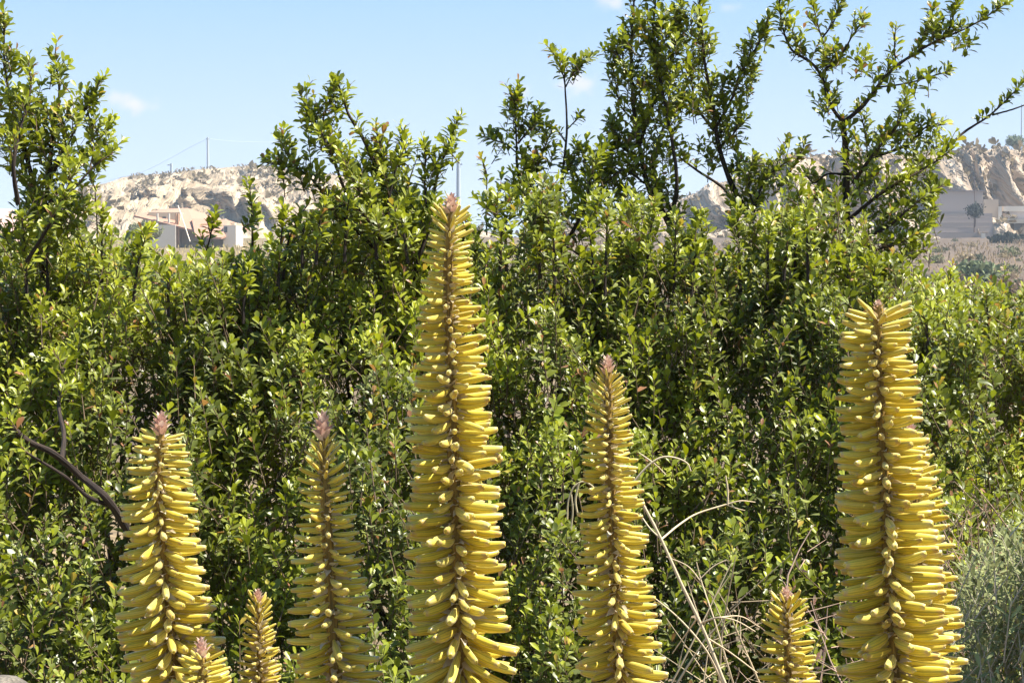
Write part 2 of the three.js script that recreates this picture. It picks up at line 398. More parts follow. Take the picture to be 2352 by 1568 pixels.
// upright leafy shoots that break the outline of the mass, and sparse foliage deep behind it
function crest(s, n, dz = -0.1) {
  for (let i = 0; i < n; i++) {
    const px = lerp(s.px0, s.px1, (i + rnd()) / n), top = curveAt(hedgeTop, px) + (s.opts.lower ?? 0) * 0.6, up = rr(-60, 70), l = gauss() * 26, d = dz + gauss() * 0.12;
    limb(s, [[px, top + 130, d], [px + l * 0.4, top + 40, d], [px + l, top - up, d]], 0.006, 0.0013, { from: 0.1, side: 0.05, n: 10, step: 0.016, young: 0.35 });
  }
  mass(s, 480, { front: dz + 0.6, gap: -1, size: 0.03, young: 0 });
}
function innerLimbs(s, n, y1 = 600) {
  for (let i = 0; i < n; i++) {
    const px = lerp(s.px0, s.px1, (i + rnd()) / n), topY = curveAt(hedgeTop, px), e = at(px, lerp(topY + 60, 1200, rnd()), s.depth + rr(0.05, 0.6));
    const b = s.base.clone().add(V(gauss() * 0.12, -0.02, gauss() * 0.12));
    const m1 = b.clone().lerp(e, 0.4).add(V(gauss() * 0.12, 0.1, gauss() * 0.1)), m2 = b.clone().lerp(e, 0.75).add(V(gauss() * 0.08, 0.06, gauss() * 0.08));
    mesh('branch', tube(rel([b, m1, m2, e], s.base), (t) => lerp(0.011, 0.0028, t), 6, 14, 0.2), barkMat, s.root);
  }
}
const HEDGE = 'glossy broad leaved shrubs in a row behind the aloes';
// A: left
{
  const s = shrub('glossy_shrub', 'leafy green shrub at the far left with two leafy shoots against the sky', -260, 520, 4.2);
  const o = { n: 12, side: 0.085 };
  limb(s, [[100, 640, 0.2], [85, 520, 0.1], [70, 400, 0], [30, 260, 0.05], [10, 150, 0.05], [8, 30, 0]], 0.012, 0.002, { ...o, from: 0.2 });
  limb(s, [[80, 560, 0.1], [110, 420, 0.05], [120, 300, 0], [135, 210, 0.05], [124, 135, 0.05]], 0.01, 0.0018, { ...o, from: 0.1 });
  limb(s, [[105, 430, 0.05], [160, 320, -0.05], [200, 240, 0], [228, 185, 0]], 0.006, 0.0015, o);
  limb(s, [[110, 470, 0], [170, 390, 0.05], [225, 320, 0.08], [255, 270, 0.06]], 0.006, 0.0015, o);
  limb(s, [[130, 480, -0.1], [180, 420, -0.1], [225, 372, -0.08], [250, 358, -0.05]], 0.005, 0.0014, { ...o, from: 0.4 });
  limb(s, [[40, 470, -0.1], [30, 380, -0.12], [45, 300, -0.1], [70, 190, -0.05], [60, 150, 0]], 0.008, 0.0015, { ...o, step: 0.015 });
  limb(s, [[-40, 500, 0], [-50, 350, 0.1], [-20, 220, 0], [-30, 80, 0]], 0.01, 0.0015, o);
  limb(s, [[225, 610, 0.1], [222, 520, 0.05], [217, 430, 0]], 0.003, 0.0012, { from: 0.93, tip: 9, young: 0.9 });
  limb(s, [[60, 600, -0.15], [110, 520, -0.2], [150, 440, -0.2], [170, 380, -0.15]], 0.007, 0.0015, { ...o, step: 0.014, young: 0.5 });
  limb(s, [[430, 680, 0.1], [455, 620, 0.1], [478, 560, 0.1], [492, 495, 0.1]], 0.005, 0.0014, { from: 0.15, side: 0.05 });
  limb(s, [[290, 640, 0], [310, 570, 0], [345, 520, 0]], 0.005, 0.0014, { from: 0.1, young: 0.6 });
  limb(s, [[340, 1320, -0.35], [290, 1215, -0.52], [240, 1140, -0.6], [190, 1098, -0.58], [120, 1040, -0.63], [60, 1010, -0.66], [10, 962, -0.66]], 0.013, 0.006, { from: 0.9, tip: 5 });
  limb(s, [[250, 1160, -0.58], [200, 1140, -0.62], [150, 1095, -0.66], [60, 1040, -0.68]], 0.007, 0.003, { from: 0.9, tip: 5 });
  limb(s, [[140, 1060, -0.6], [146, 1000, -0.52], [134, 930, -0.42], [150, 820, -0.3]], 0.008, 0.004, { from: 0.6 });
  innerLimbs(s, 10);
  tufts(s, [[60, 230, 60, 80], [30, 330, 50, 60], [110, 300, 60, 60], [195, 210, 40, 35], [215, 270, 30, 40], [120, 430, 90, 80], [60, 500, 80, 80], [205, 360, 45, 35], [240, 315, 25, 35], [16, 115, 22, 60], [160, 490, 60, 50], [125, 150, 16, 16], [150, 250, 30, 30]]);
  crest(s, 9);
  mass(s, 3400);
}
// B: left of the tall spike
{
  const s = shrub('glossy_shrub', 'dark stemmed green shrub directly left of the tallest aloe spike', 470, 1040, 4.35);
  const o = { n: 12, side: 0.075 };
  limb(s, [[885, 1110, 0.2], [905, 900, 0.12], [912, 760, 0.1], [890, 620, 0.1], [888, 500, 0.08], [870, 400, 0], [835, 320, 0], [800, 262, 0], [776, 190, 0]], 0.019, 0.002, { ...o, from: 0.62, name: 'trunk' });
  limb(s, [[912, 790, 0.1], [945, 700, 0.1], [960, 600, 0], [985, 520, 0], [1005, 400, 0.05], [1030, 330, 0.05], [1052, 270, 0.05]], 0.012, 0.0016, { ...o, from: 0.5, side: 0.05 });
  limb(s, [[890, 600, 0], [850, 560, 0.05], [800, 510, 0.05], [740, 440, 0], [690, 390, 0], [612, 374, 0]], 0.008, 0.0015, { ...o, from: 0.35 });
  limb(s, [[700, 400, 0], [670, 370, 0.05], [655, 330, 0.05], [648, 300, 0.05]], 0.004, 0.0013, o);
  limb(s, [[800, 460, 0], [770, 380, -0.05], [740, 310, -0.05], [705, 250, 0], [688, 215, 0]], 0.006, 0.0014, { ...o, step: 0.015 });
  limb(s, [[740, 300, 0], [745, 260, 0], [762, 215, 0]], 0.003, 0.0012, { ...o, from: 0.1 });
  limb(s, [[870, 430, 0], [880, 360, 0], [862, 300, 0]], 0.005, 0.0013, { ...o, from: 0, bronze: 0.12, young: 0.6 });
  limb(s, [[890, 470, -0.05], [905, 400, -0.05], [925, 340, 0], [930, 300, 0]], 0.005, 0.0013, { ...o, from: 0.1, young: 0.6 });
  limb(s, [[900, 520, 0.1], [930, 440, 0.1], [955, 370, 0.1]], 0.005, 0.0013, { from: 0.95, tip: 7 });
  limb(s, [[980, 480, 0], [975, 410, 0], [978, 350, 0], [972, 318, 0]], 0.004, 0.0013, { ...o, side: 0.04, from: 0.3 });
  limb(s, [[860, 480, -0.05], [820, 430, -0.1], [800, 390, -0.1], [770, 350, -0.05]], 0.006, 0.0014, { ...o, step: 0.012, young: 0.5, from: 0 });
  limb(s, [[880, 560, -0.1], [840, 500, -0.12], [800, 470, -0.1], [730, 500, -0.1]], 0.006, 0.0014, { ...o, step: 0.015, from: 0 });
  limb(s, [[590, 700, 0.1], [580, 580, 0.1], [578, 490, 0.1], [572, 418, 0.1]], 0.006, 0.0014, { from: 0.35, side: 0.045, n: 8 });
  limb(s, [[650, 640, 0], [660, 560, 0], [690, 490, 0]], 0.006, 0.0014, { ...o, from: 0 });
  innerLimbs(s, 9);
  tufts(s, [[705, 245, 36, 36], [765, 220, 24, 45], [740, 300, 50, 35], [810, 370, 60, 45], [870, 350, 45, 50], [900, 420, 60, 50], [650, 335, 28, 36], [640, 380, 40, 18], [700, 395, 45, 28], [800, 450, 80, 45], [925, 330, 20, 36], [1030, 310, 26, 42], [1000, 375, 28, 45], [900, 500, 90, 60], [700, 520, 60, 50], [780, 560, 80, 50], [572, 470, 14, 50], [960, 480, 60, 60]]);
  crest(s, 9);
  mass(s, 2950);
}
// C: right of the tall spike, low, with a thin bare stemmed shoot
{
  const s = shrub('glossy_shrub', 'green shrub with a thin bare stem topped by a leafy tuft', 1000, 1380, 4.85, { lower: 70 });
  const o = { n: 12, side: 0.075 };
  limb(s, [[1330, 760, 0], [1300, 620, 0], [1280, 500, 0], [1292, 400, 0], [1302, 300, 0], [1298, 200, 0], [1296, 160, 0]], 0.009, 0.0016, { ...o, from: 0.97, tip: 5 });
  limb(s, [[1299, 200, 0], [1290, 160, 0], [1268, 115, 0]], 0.003, 0.0012, { ...o, from: 0.25, side: 0.05 });
  limb(s, [[1299, 200, 0], [1318, 165, 0], [1350, 135, 0]], 0.003, 0.0012, { ...o, from: 0.3, side: 0.05 });
  limb(s, [[1300, 300, 0], [1315, 285, 0], [1328, 270, 0]], 0.002, 0.001, { from: 0.6, side: 0.03, tip: 6, size: 0.022 });
  limb(s, [[1302, 330, 0], [1290, 310, 0], [1280, 300, 0]], 0.002, 0.001, { from: 0.6, side: 0.03, tip: 5, size: 0.02 });
  limb(s, [[1290, 420, 0], [1310, 380, 0], [1322, 350, 0]], 0.003, 0.001, { from: 0.2, side: 0.05, tip: 8 });
  limb(s, [[1240, 600, 0], [1215, 480, 0], [1190, 400, 0], [1186, 320, 0], [1182, 215, 0]], 0.009, 0.0016, { ...o, from: 0.72, step: 0.008, side: 0.08 });
  limb(s, [[1186, 350, 0], [1160, 330, 0.02], [1112, 315, 0.03]], 0.003, 0.0014, { from: 0.45, side: 0.05, tip: 12, size: 0.03, young: 0 });
  limb(s, [[1190, 330, 0], [1220, 290, 0], [1238, 262, 0]], 0.004, 0.0014, { ...o, from: 0.1, step: 0.012 });
  limb(s, [[1200, 460, 0], [1230, 400, 0], [1250, 340, 0.02], [1268, 300, 0]], 0.006, 0.0014, { ...o, from: 0.1 });
  limb(s, [[1118, 540, 0.1], [1116, 460, 0.1], [1118, 400, 0.1], [1106, 362, 0.1]], 0.003, 0.0011, { from: 0.6, side: 0.02, n: 4, tip: 9, size: 0.024, bronze: 0.12 });
  limb(s, [[1300, 560, -0.05], [1340, 480, -0.1], [1360, 400, -0.1], [1385, 340, -0.05]], 0.008, 0.0015, { ...o, from: 0.25, step: 0.014 });
  limb(s, [[1220, 560, -0.05], [1240, 490, -0.1], [1190, 430, -0.1]], 0.007, 0.0015, { ...o, from: 0, step: 0.014, young: 0 });
  limb(s, [[1400, 660, -0.25], [1350, 600, -0.3], [1290, 560, -0.32], [1245, 535, -0.32]], 0.005, 0.0014, { from: 0.3, side: 0.06, young: 1.1, bronze: 0.2, size: 0.028 });
  innerLimbs(s, 7);
  tufts(s, [[1190, 240, 42, 42], [1230, 280, 32, 32], [1148, 320, 36, 16], [1210, 350, 45, 36], [1255, 340, 28, 38], [1200, 400, 40, 40], [1280, 125, 26, 26], [1332, 138, 24, 16], [1250, 460, 80, 50], [1150, 480, 60, 50], [1350, 430, 50, 70], [1330, 500, 70, 50], [1305, 350, 20, 26], [1130, 450, 40, 40, -0.3], [1240, 480, 70, 50, -0.35], [1370, 470, 50, 40, -0.3], [1190, 430, 40, 40, -0.25], [1265, 425, 50, 45, -0.15], [1340, 400, 45, 55], [1385, 365, 30, 45], [1170, 400, 30, 40], [1335, 335, 32, 45]]);
  crest(s, 7, -0.45);
  mass(s, 1950, { young: 0.2, front: -0.4 });
}
// D: tall one in the middle right
{
  const s = shrub('glossy_shrub', 'tallest green shrub, its crown cut by the top edge above the pinkish hill', 1360, 1830, 4.9, { lower: 85 });
  const o = { n: 12, side: 0.085, young: 0.15 };
  limb(s, [[1600, 800, 0.1], [1570, 650, 0], [1540, 520, 0], [1490, 430, 0], [1470, 340, 0], [1455, 240, 0], [1450, 120, 0], [1455, 20, 0], [1465, -60, 0]], 0.015, 0.002, { ...o, from: 0.42, step: 0.012, name: 'trunk' });
  limb(s, [[1470, 330, 0], [1500, 240, 0.05], [1540, 140, 0.05], [1560, 40, 0], [1580, -50, 0]], 0.008, 0.0018, { ...o, step: 0.012 });
  limb(s, [[1540, 520, 0], [1555, 420, -0.05], [1545, 330, -0.05], [1520, 200, -0.05], [1500, 80, 0], [1510, -30, 0]], 0.009, 0.0018, { ...o, from: 0.35, step: 0.011 });
  limb(s, [[1460, 200, 0], [1430, 150, -0.05], [1405, 90, 0]], 0.005, 0.0015, { ...o, from: 0.1 });
  limb(s, [[1460, 280, 0], [1425, 240, 0.05], [1408, 145, 0]], 0.004, 0.0014, { ...o, from: 0.3 });
  limb(s, [[1470, 380, 0], [1420, 320, 0], [1405, 270, 0]], 0.005, 0.0014, { ...o, from: 0.1, step: 0.013 });
  limb(s, [[1480, 420, 0], [1430, 390, -0.05], [1390, 420, -0.05]], 0.005, 0.0014, { ...o, from: 0.1 });
  limb(s, [[1740, 640, 0.05], [1728, 520, 0], [1680, 420, 0], [1650, 330, 0], [1640, 250, 0], [1620, 150, 0], [1610, 30, 0], [1600, -60, 0]], 0.014, 0.0018, { ...o, from: 0.42, step: 0.012, name: 'trunk' });
  limb(s, [[1640, 300, 0], [1680, 230, 0], [1700, 170, 0], [1745, 95, 0], [1768, 40, 0]], 0.007, 0.0015, { ...o, from: 0.15, side: 0.075, step: 0.014 });
  limb(s, [[1650, 320, 0], [1690, 240, 0.1], [1725, 195, 0.1], [1735, 165, 0.1]], 0.004, 0.0013, { ...o, from: 0.55, side: 0.05 });
  limb(s, [[1650, 340, 0], [1690, 300, -0.05], [1700, 260, -0.05]], 0.004, 0.0013, { ...o, from: 0.1 });
  limb(s, [[1720, 500, 0], [1660, 430, 0.1], [1600, 390, 0.1], [1560, 360, 0.1]], 0.007, 0.003, { from: 0.8, tip: 7, side: 0.04 });
  limb(s, [[1725, 520, -0.05], [1745, 440, -0.1], [1770, 400, -0.1], [1810, 370, -0.1]], 0.007, 0.0015, { ...o, from: 0.1, step: 0.012, young: 0.3 });
  limb(s, [[1735, 480, -0.1], [1720, 430, -0.1], [1735, 370, -0.1]], 0.005, 0.0015, { ...o, from: 0, step: 0.013 });
  limb(s, [[1770, 430, 0], [1785, 380, 0], [1795, 340, 0], [1812, 325, 0]], 0.003, 0.0011, { from: 0.5, side: 0.035, n: 5, tip: 8, bronze: 0.2, young: 0.5 });
  limb(s, [[1800, 420, 0], [1830, 370, 0], [1850, 330, 0]], 0.004, 0.0012, { from: 0.3, side: 0.05, bronze: 0.1, young: 0.6 });
  limb(s, [[1540, 480, 0], [1500, 380, 0.1], [1520, 300, 0.12], [1560, 230, 0.1]], 0.006, 0.0015, { ...o, from: 0.1, step: 0.015 });
  limb(s, [[1640, 300, 0.05], [1600, 240, 0.1], [1590, 160, 0.1], [1630, 90, 0.1]], 0.006, 0.0015, { ...o, from: 0.1, step: 0.014 });
  innerLimbs(s, 8);
  tufts(s, [[1500, 60, 85, 70], [1560, 120, 80, 60], [1470, 160, 65, 55], [1422, 110, 30, 40], [1600, 200, 60, 60], [1510, 240, 80, 65], [1450, 290, 45, 55], [1540, 330, 60, 45], [1660, 250, 36, 55], [1670, 170, 35, 35], [1720, 120, 32, 45], [1748, 65, 22, 35], [1722, 190, 20, 24], [1640, 330, 45, 45], [1690, 300, 35, 35], [1765, 400, 60, 45], [1720, 445, 60, 45], [1430, 400, 45, 45], [1480, 450, 60, 45], [1410, 450, 45, 36], [1580, 40, 70, 50], [1480, 490, 70, 50, -0.35], [1600, 520, 60, 45, -0.4], [1720, 510, 70, 50, -0.4], [1800, 480, 50, 50, -0.3], [1830, 430, 40, 50, -0.2], [1550, 450, 40, 50], [1440, 470, 60, 50, -0.2], [1500, 430, 50, 50], [1405, 330, 40, 55], [1440, 365, 40, 40], [1700, 370, 40, 45]]);
  crest(s, 9, -0.5);
  mass(s, 2600, { young: 0.25, front: -0.5 });
}
// E: right, with the long arching limb
{
  const s = shrub('glossy_shrub', 'open branched green shrub at the right with a long limb slanting to the upper corner', 1780, 2160, 4.85, { lower: 55 });
  const o = { n: 11, side: 0.07, young: 0.15 };
  limb(s, [[2010, 860, 0.1], [1975, 700, 0.05], [1955, 600, 0], [1945, 480, 0], [1945, 380, 0], [1940, 310, 0], [1935, 270, 0]], 0.019, 0.008, { ...o, from: 0.45, step: 0.02, name: 'trunk' });
  limb(s, [[1936, 280, 0], [1908, 240, 0], [1890, 180, 0], [1865, 145, 0], [1820, 115, 0], [1800, 70, 0], [1792, 20, 0], [1790, -30, 0]], 0.008, 0.0016, { ...o, from: 0.1, side: 0.055 });
  limb(s, [[1890, 190, 0], [1900, 130, 0.05], [1880, 60, 0.05], [1865, 0, 0.05]], 0.005, 0.0014, { ...o, from: 0.2, side: 0.055 });
  limb(s, [[1895, 160, 0], [1930, 130, 0], [1960, 80, 0], [1990, 40, 0]], 0.005, 0.0014, { ...o, from: 0.15, side: 0.06 });
  limb(s, [[1880, 100, 0], [1920, 40, 0], [1930, -30, 0]], 0.004, 0.0014, { ...o, from: 0.1, side: 0.055 });
  limb(s, [[1940, 280, 0], [1985, 240, 0], [2040, 170, 0], [2090, 130, 0], [2150, 95, 0], [2230, 60, 0], [2312, 8, 0]], 0.009, 0.0016, { ...o, from: 0.06, side: 0.05, step: 0.014 });
  limb(s, [[2060, 160, 0], [2055, 110, 0], [2058, 60, 0]], 0.003, 0.0011, { from: 0.3, side: 0.035, n: 5, tip: 8, bronze: 0.15 });
  limb(s, [[2110, 110, 0], [2130, 60, 0.05], [2150, 10, 0.05]], 0.004, 0.0013, { ...o, from: 0.05, side: 0.055 });
  limb(s, [[2170, 90, 0], [2190, 40, 0], [2200, -10, 0]], 0.004, 0.0013, { ...o, from: 0, side: 0.05 });
  limb(s, [[2020, 200, 0], [2090, 190, 0.05], [2140, 175, 0.05], [2178, 165, 0.05]], 0.004, 0.0013, { ...o, from: 0.1, side: 0.04 });
  limb(s, [[1960, 420, -0.05], [2010, 350, -0.1], [2060, 290, -0.1], [2085, 230, -0.1]], 0.008, 0.0015, { ...o, from: 0, step: 0.011, side: 0.08 });
  limb(s, [[2010, 360, 0], [2090, 330, 0], [2130, 290, 0], [2175, 285, 0]], 0.006, 0.0014, { ...o, from: 0, step: 0.012, young: 0.4 });
  limb(s, [[1955, 500, -0.05], [2030, 440, -0.1], [2100, 400, -0.1], [2165, 360, -0.1], [2180, 330, -0.05]], 0.008, 0.0015, { ...o, from: 0.1, step: 0.011, side: 0.08, young: 0.4 });
  limb(s, [[1955, 560, -0.1], [2040, 520, -0.15], [2100, 470, -0.15], [2160, 430, -0.1]], 0.008, 0.0015, { ...o, from: 0.05, step: 0.011, side: 0.08 });
  limb(s, [[2170, 345, 0], [2220, 300, 0.05], [2270, 268, 0.05], [2310, 232, 0.05], [2350, 190, 0.05]], 0.0055, 0.0018, { from: 0.42, side: 0.035, n: 6, step: 0.012, young: 0.2 });
  limb(s, [[2280, 264, 0.05], [2330, 250, 0.05], [2420, 215, 0.05]], 0.004, 0.0015, { from: 0.8, side: 0.03, n: 5 });
  limb(s, [[1960, 640, -0.1], [2000, 580, -0.15], [2060, 560, -0.15], [2110, 540, -0.1]], 0.008, 0.0016, { ...o, from: 0, step: 0.011, side: 0.09 });
  limb(s, [[1940, 400, 0], [1900, 400, 0], [1870, 420, 0], [1850, 400, 0]], 0.005, 0.0014, { ...o, from: 0.1, step: 0.014, young: 0.5 });
  limb(s, [[1950, 520, 0], [1900, 470, -0.05], [1860, 450, -0.05]], 0.005, 0.0014, { ...o, from: 0.05, step: 0.014, young: 0.4 });
  limb(s, [[1948, 460, 0.05], [1990, 400, 0.1], [1990, 320, 0.1], [1975, 250, 0.1]], 0.005, 0.0014, { ...o, from: 0.05, step: 0.012 });
  innerLimbs(s, 7);
  tufts(s, [[1920, 105, 45, 35], [1830, 80, 26, 36], [1980, 130, 34, 45], [1900, 225, 45, 35], [1930, 275, 36, 26], [2080, 290, 45, 55], [2120, 350, 60, 36], [2150, 305, 28, 36], [2080, 420, 75, 55], [2130, 480, 55, 45], [2030, 500, 70, 55], [1990, 400, 36, 50], [2060, 560, 70, 40], [1980, 570, 50, 45], [2125, 540, 26, 26], [1880, 425, 36, 26], [2110, 178, 50, 12], [1930, 590, 70, 45, -0.4], [2040, 600, 60, 40, -0.4], [2195, 80, 55, 20], [2150, 50, 36, 30], [1962, 330, 22, 36], [1810, 20, 25, 30]]);
  crest(s, 6, -0.45);
  mass(s, 1650, { young: 0.35, bronze: 0.03, front: -0.45 });
}
// F: lower one at the right, farther back
{
  const s = shrub('glossy_shrub', 'low small leaved shrub at the right edge behind the tall right spike', 2040, 2620, 5.6);
  innerLimbs(s, 9);
  crest(s, 10);
  mass(s, 3000, { size: 0.026, young: 0.45, bronze: 0.04, shell: 0.2, gap: 0.02 });
}
// show largest: a coarse depth map tells which leaves can be seen
{
  const cell = 7, W = Math.ceil(2352 / cell), H = Math.ceil(1568 / cell), near = new Float32Array(W * H).fill(1e9);
  const where = (l) => { const [x, y, d] = project(l.pos.clone().addScaledVector(l.axis, l.size * 0.55)); l.d = d; return x < 4 || y < 4 || x > 2348 || y > 1560 ? -1 : Math.floor(y / cell) * W + Math.floor(x / cell); };
  for (const s of shrubs) for (const l of s.leaves) { l.cell = where(l); if (l.cell >= 0 && l.d < near[l.cell]) near[l.cell] = l.d; }
  for (const s of shrubs) {
    for (const l of s.leaves) l.show = l.cell >= 0 && l.d < near[l.cell] + 0.01 ? ((l.size / l.d) ** 2) * (0.15 + Math.abs(l.normal.dot(FWD))) : 0;
    s.leaves.sort((a, b) => b.show - a.show);
    for (const l of s.leaves.slice(0, 300)) {
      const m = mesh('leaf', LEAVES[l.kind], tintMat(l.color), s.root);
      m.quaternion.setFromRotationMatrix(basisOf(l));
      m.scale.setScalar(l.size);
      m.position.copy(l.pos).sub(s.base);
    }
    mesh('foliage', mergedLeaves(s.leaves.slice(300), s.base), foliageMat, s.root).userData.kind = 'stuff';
    mesh('twigs', mergeGeometries(s.twigs.map(([a, b, r]) => tube(rel([a, b], s.base), (t) => r * lerp(1.2, 0.6, t), 4, 1))), twigMat, s.root).userData.kind = 'stuff';
  }
}

// ---------------------------------------------------------------- grey herb and dry brush at the right
{
  const base = at(2330, 1500, 3.0); base.y = groundY(base.x, base.z);
  const root = thing('grey_herb_bush', base, 'fine leaved grey green bush at the lower right corner', 'bush');
  const leaves = [], twigs = [];
  for (let i = 0; i < 1000; i++) {
    const px = 2150 + Math.pow(rnd(), 0.7) * 480, top = curveAt([[2150, 1500], [2200, 1300], [2260, 1220], [2320, 1190], [2420, 1130], [2640, 1150]], px) + gauss() * 30;
    const p = at(px, lerp(top, 1800, Math.pow(rnd(), 1.0)), 3.0 + rr(-0.15, 0.35) + (px < 2250 ? 0.1 : 0));
    const dir = V(gauss() * 0.7, 1, gauss() * 0.6).normalize(), len = rr(0.05, 0.11), st = p.clone().addScaledVector(dir, -len);
    const from = leaves.length;
    shootLeaves(leaves, st, dir, len, 16, 0.025, 0.2, 0, 1.1);
    for (const l of leaves.slice(from)) { const k = rr(0.7, 1.25); l.color = [0.275 * k, 0.295 * k, 0.125 * k]; l.kind = Math.floor(rnd() * 3); }
    twigs.push(tube(rel([st.clone().addScaledVector(dir, -0.02), p], base), (t) => lerp(0.0011, 0.0006, t), 4, 1));
  }
  mesh('foliage', mergedLeaves(leaves, base, THIN_LEAVES), dullMat, root).userData.kind = 'stuff';
  mesh('twigs', mergeGeometries(twigs), std(0.38, 0.32, 0.24), root).userData.kind = 'stuff';
}
function dryBrush(label, region, depth, n, tint, heads, len = [0.15, 0.4]) {
  const [x0, x1, y0] = region, base = at((x0 + x1) / 2, 1700, depth);
  base.y = groundY(base.x, base.z);
  const root = thing('dry_brush', base, label, 'dry plant');
  const twigs = [], tips = [];
  for (let i = 0; i < n; i++) {
    const px = rr(x0, x1), mid = 1 - Math.abs((px - (x0 + x1) / 2) / ((x1 - x0) / 2)) * 0.5, e = at(px, y0 + (1 - mid) * 300 + Math.pow(rnd(), 1.3) * 420, depth + rr(-0.15, 0.3));
    const L = rr(...len), dir = V(gauss() * 0.6, 1, gauss() * 0.5).normalize(), b = e.clone().addScaledVector(dir, -L);
    const m = b.clone().lerp(e, 0.55).add(V(gauss(), gauss(), gauss()).multiplyScalar(L * 0.08));
    twigs.push(tube(rel([b, m, e], base), (t) => lerp(0.002, 0.0007, t), 4, 4));
    for (let k = 0; k < 4; k++) {
      const p = b.clone().lerp(e, rr(0.35, 0.95)), f = p.clone().add(V(gauss(), 0.4 + gauss() * 0.6, gauss()).multiplyScalar(L * 0.3));
      twigs.push(tube(rel([p, f], base), (t) => lerp(0.0011, 0.0005, t), 3, 1));
      if (heads) for (let h = 0; h < 3; h++) tips.push({ pos: f, axis: V(gauss(), 0.5 + gauss(), gauss()).normalize(), normal: V(0, 0, 1), size: rr(0.008, 0.016), kind: h, color: [tint[0] * rr(0.8, 1.3), tint[1] * rr(0.8, 1.2), tint[2]] });
    }
  }
  mesh('twigs', mergeGeometries(twigs), std(...tint), root).userData.kind = 'stuff';
  for (const t of tips) { t.normal.addScaledVector(t.axis, -t.normal.dot(t.axis)).normalize(); }
  if (heads) mesh('dry_flower_heads', mergedLeaves(tips, base, THIN_LEAVES), dullMat, root).userData.kind = 'stuff';
}
dryBrush('sparse thin straw coloured dead twigs right of the middle right aloe spike', [1540, 1800, 1220], 3.05, 13, [0.42, 0.32, 0.19], false);
dryBrush('few dry stems with pinkish brown flower heads left of the tall right spike', [1790, 1960, 1170], 2.95, 13, [0.4, 0.27, 0.19], true);
dryBrush('brown dry stems between the two right aloe spikes and grey bush', [2080, 2330, 1060], 3.7, 50, [0.28, 0.19, 0.12], true);

// pale dry stalk with side twigs
{
  const D = 2.2, base = at(1690, 1640, D); base.y = groundY(base.x, base.z);
  const root = thing('dry_stalk', base, 'long straw coloured dry stalk slanting behind the middle right aloe spike', 'dry stalk');
  const straw = std(0.6, 0.47, 0.29, 0.8), T = (pts, r0, r1, name = 'twig') => mesh(name, tube(rel(pts.map(([x, y, dz = 0]) => at(x, y, D + dz)), base), (t) => lerp(r0, r1, t), 6, pts.length * 4, 0.2), straw, root);
  T([[1800, 1900], [1735, 1720], [1665, 1568], [1620, 1455], [1565, 1340], [1515, 1230], [1472, 1148]], 0.0024, 0.0015, 'stalk');
  T([[1520, 1238], [1560, 1205, 0.03], [1600, 1180, 0.05], [1672, 1157, 0.06]], 0.0012, 0.0008);
  T([[1672, 1160, 0.06], [1672, 1125, 0.06], [1667, 1092, 0.06]], 0.0012, 0.0009);
  T([[1672, 1157, 0.06], [1700, 1150, 0.06], [1735, 1153, 0.08]], 0.0008, 0.0005);
  T([[1672, 1160, 0.06], [1695, 1168, 0.06], [1712, 1172, 0.06]], 0.0007, 0.0004);
  T([[1522, 1240], [1495, 1215, 0.02], [1470, 1180, 0.05]], 0.0009, 0.0006);
  T([[1612, 1430], [1650, 1418, -0.02], [1690, 1425, -0.03], [1735, 1450, -0.02]], 0.0011, 0.0006);
  T([[1650, 1418, -0.02], [1700, 1415, 0], [1745, 1440, 0.03]], 0.0009, 0.0005);
  T([[1605, 1415], [1580, 1450, 0.05], [1545, 1500, 0.08]], 0.001, 0.0006);
  T([[1660, 1568, 0.1], [1620, 1490, 0.08], [1560, 1420, 0.08], [1500, 1370, 0.1]], 0.0013, 0.0006);
  T([[1700, 1620, 0.12], [1670, 1520, 0.1], [1640, 1420, 0.1], [1610, 1330, 0.12], [1600, 1290, 0.12]], 0.0012, 0.0006);
  T([[1610, 1335, 0.12], [1580, 1300, 0.12], [1530, 1278, 0.12]], 0.0009, 0.0005);
  T([[1608, 1330, 0.12], [1640, 1300, 0.12], [1670, 1285, 0.12]], 0.0008, 0.0005);
  T([[1625, 1465, 0.0], [1680, 1500, 0.05], [1740, 1545, 0.05]], 0.001, 0.0006);
}
{
  const D = 1.9, base = at(1430, 1100, D); base.y = groundY(base.x, base.z);
  const root = thing('dry_grass_stem', base, 'thin pale grass stem arching over right of the middle right spike', 'dry stalk');
  const straw = std(0.58, 0.47, 0.3, 0.8), T = (pts, r0, r1, name) => mesh(name, tube(rel(pts.map(([x, y, dz = 0]) => at(x, y, D + dz)), base), (t) => lerp(r0, r1, t), 5, pts.length * 4), straw, root);
  T([[1425, 1750], [1425, 1400], [1435, 1150], [1480, 1078], [1520, 1050], [1555, 1052], [1580, 1065], [1587, 1082]], 0.0012, 0.0006, 'stem');
  T([[1500, 1062], [1480, 1048, 0.02], [1468, 1040, 0.02]], 0.0008, 0.0005, 'twig');
  T([[1500, 1062], [1515, 1075, 0.02], [1530, 1090, 0.02]], 0.0007, 0.0004, 'twig');
}
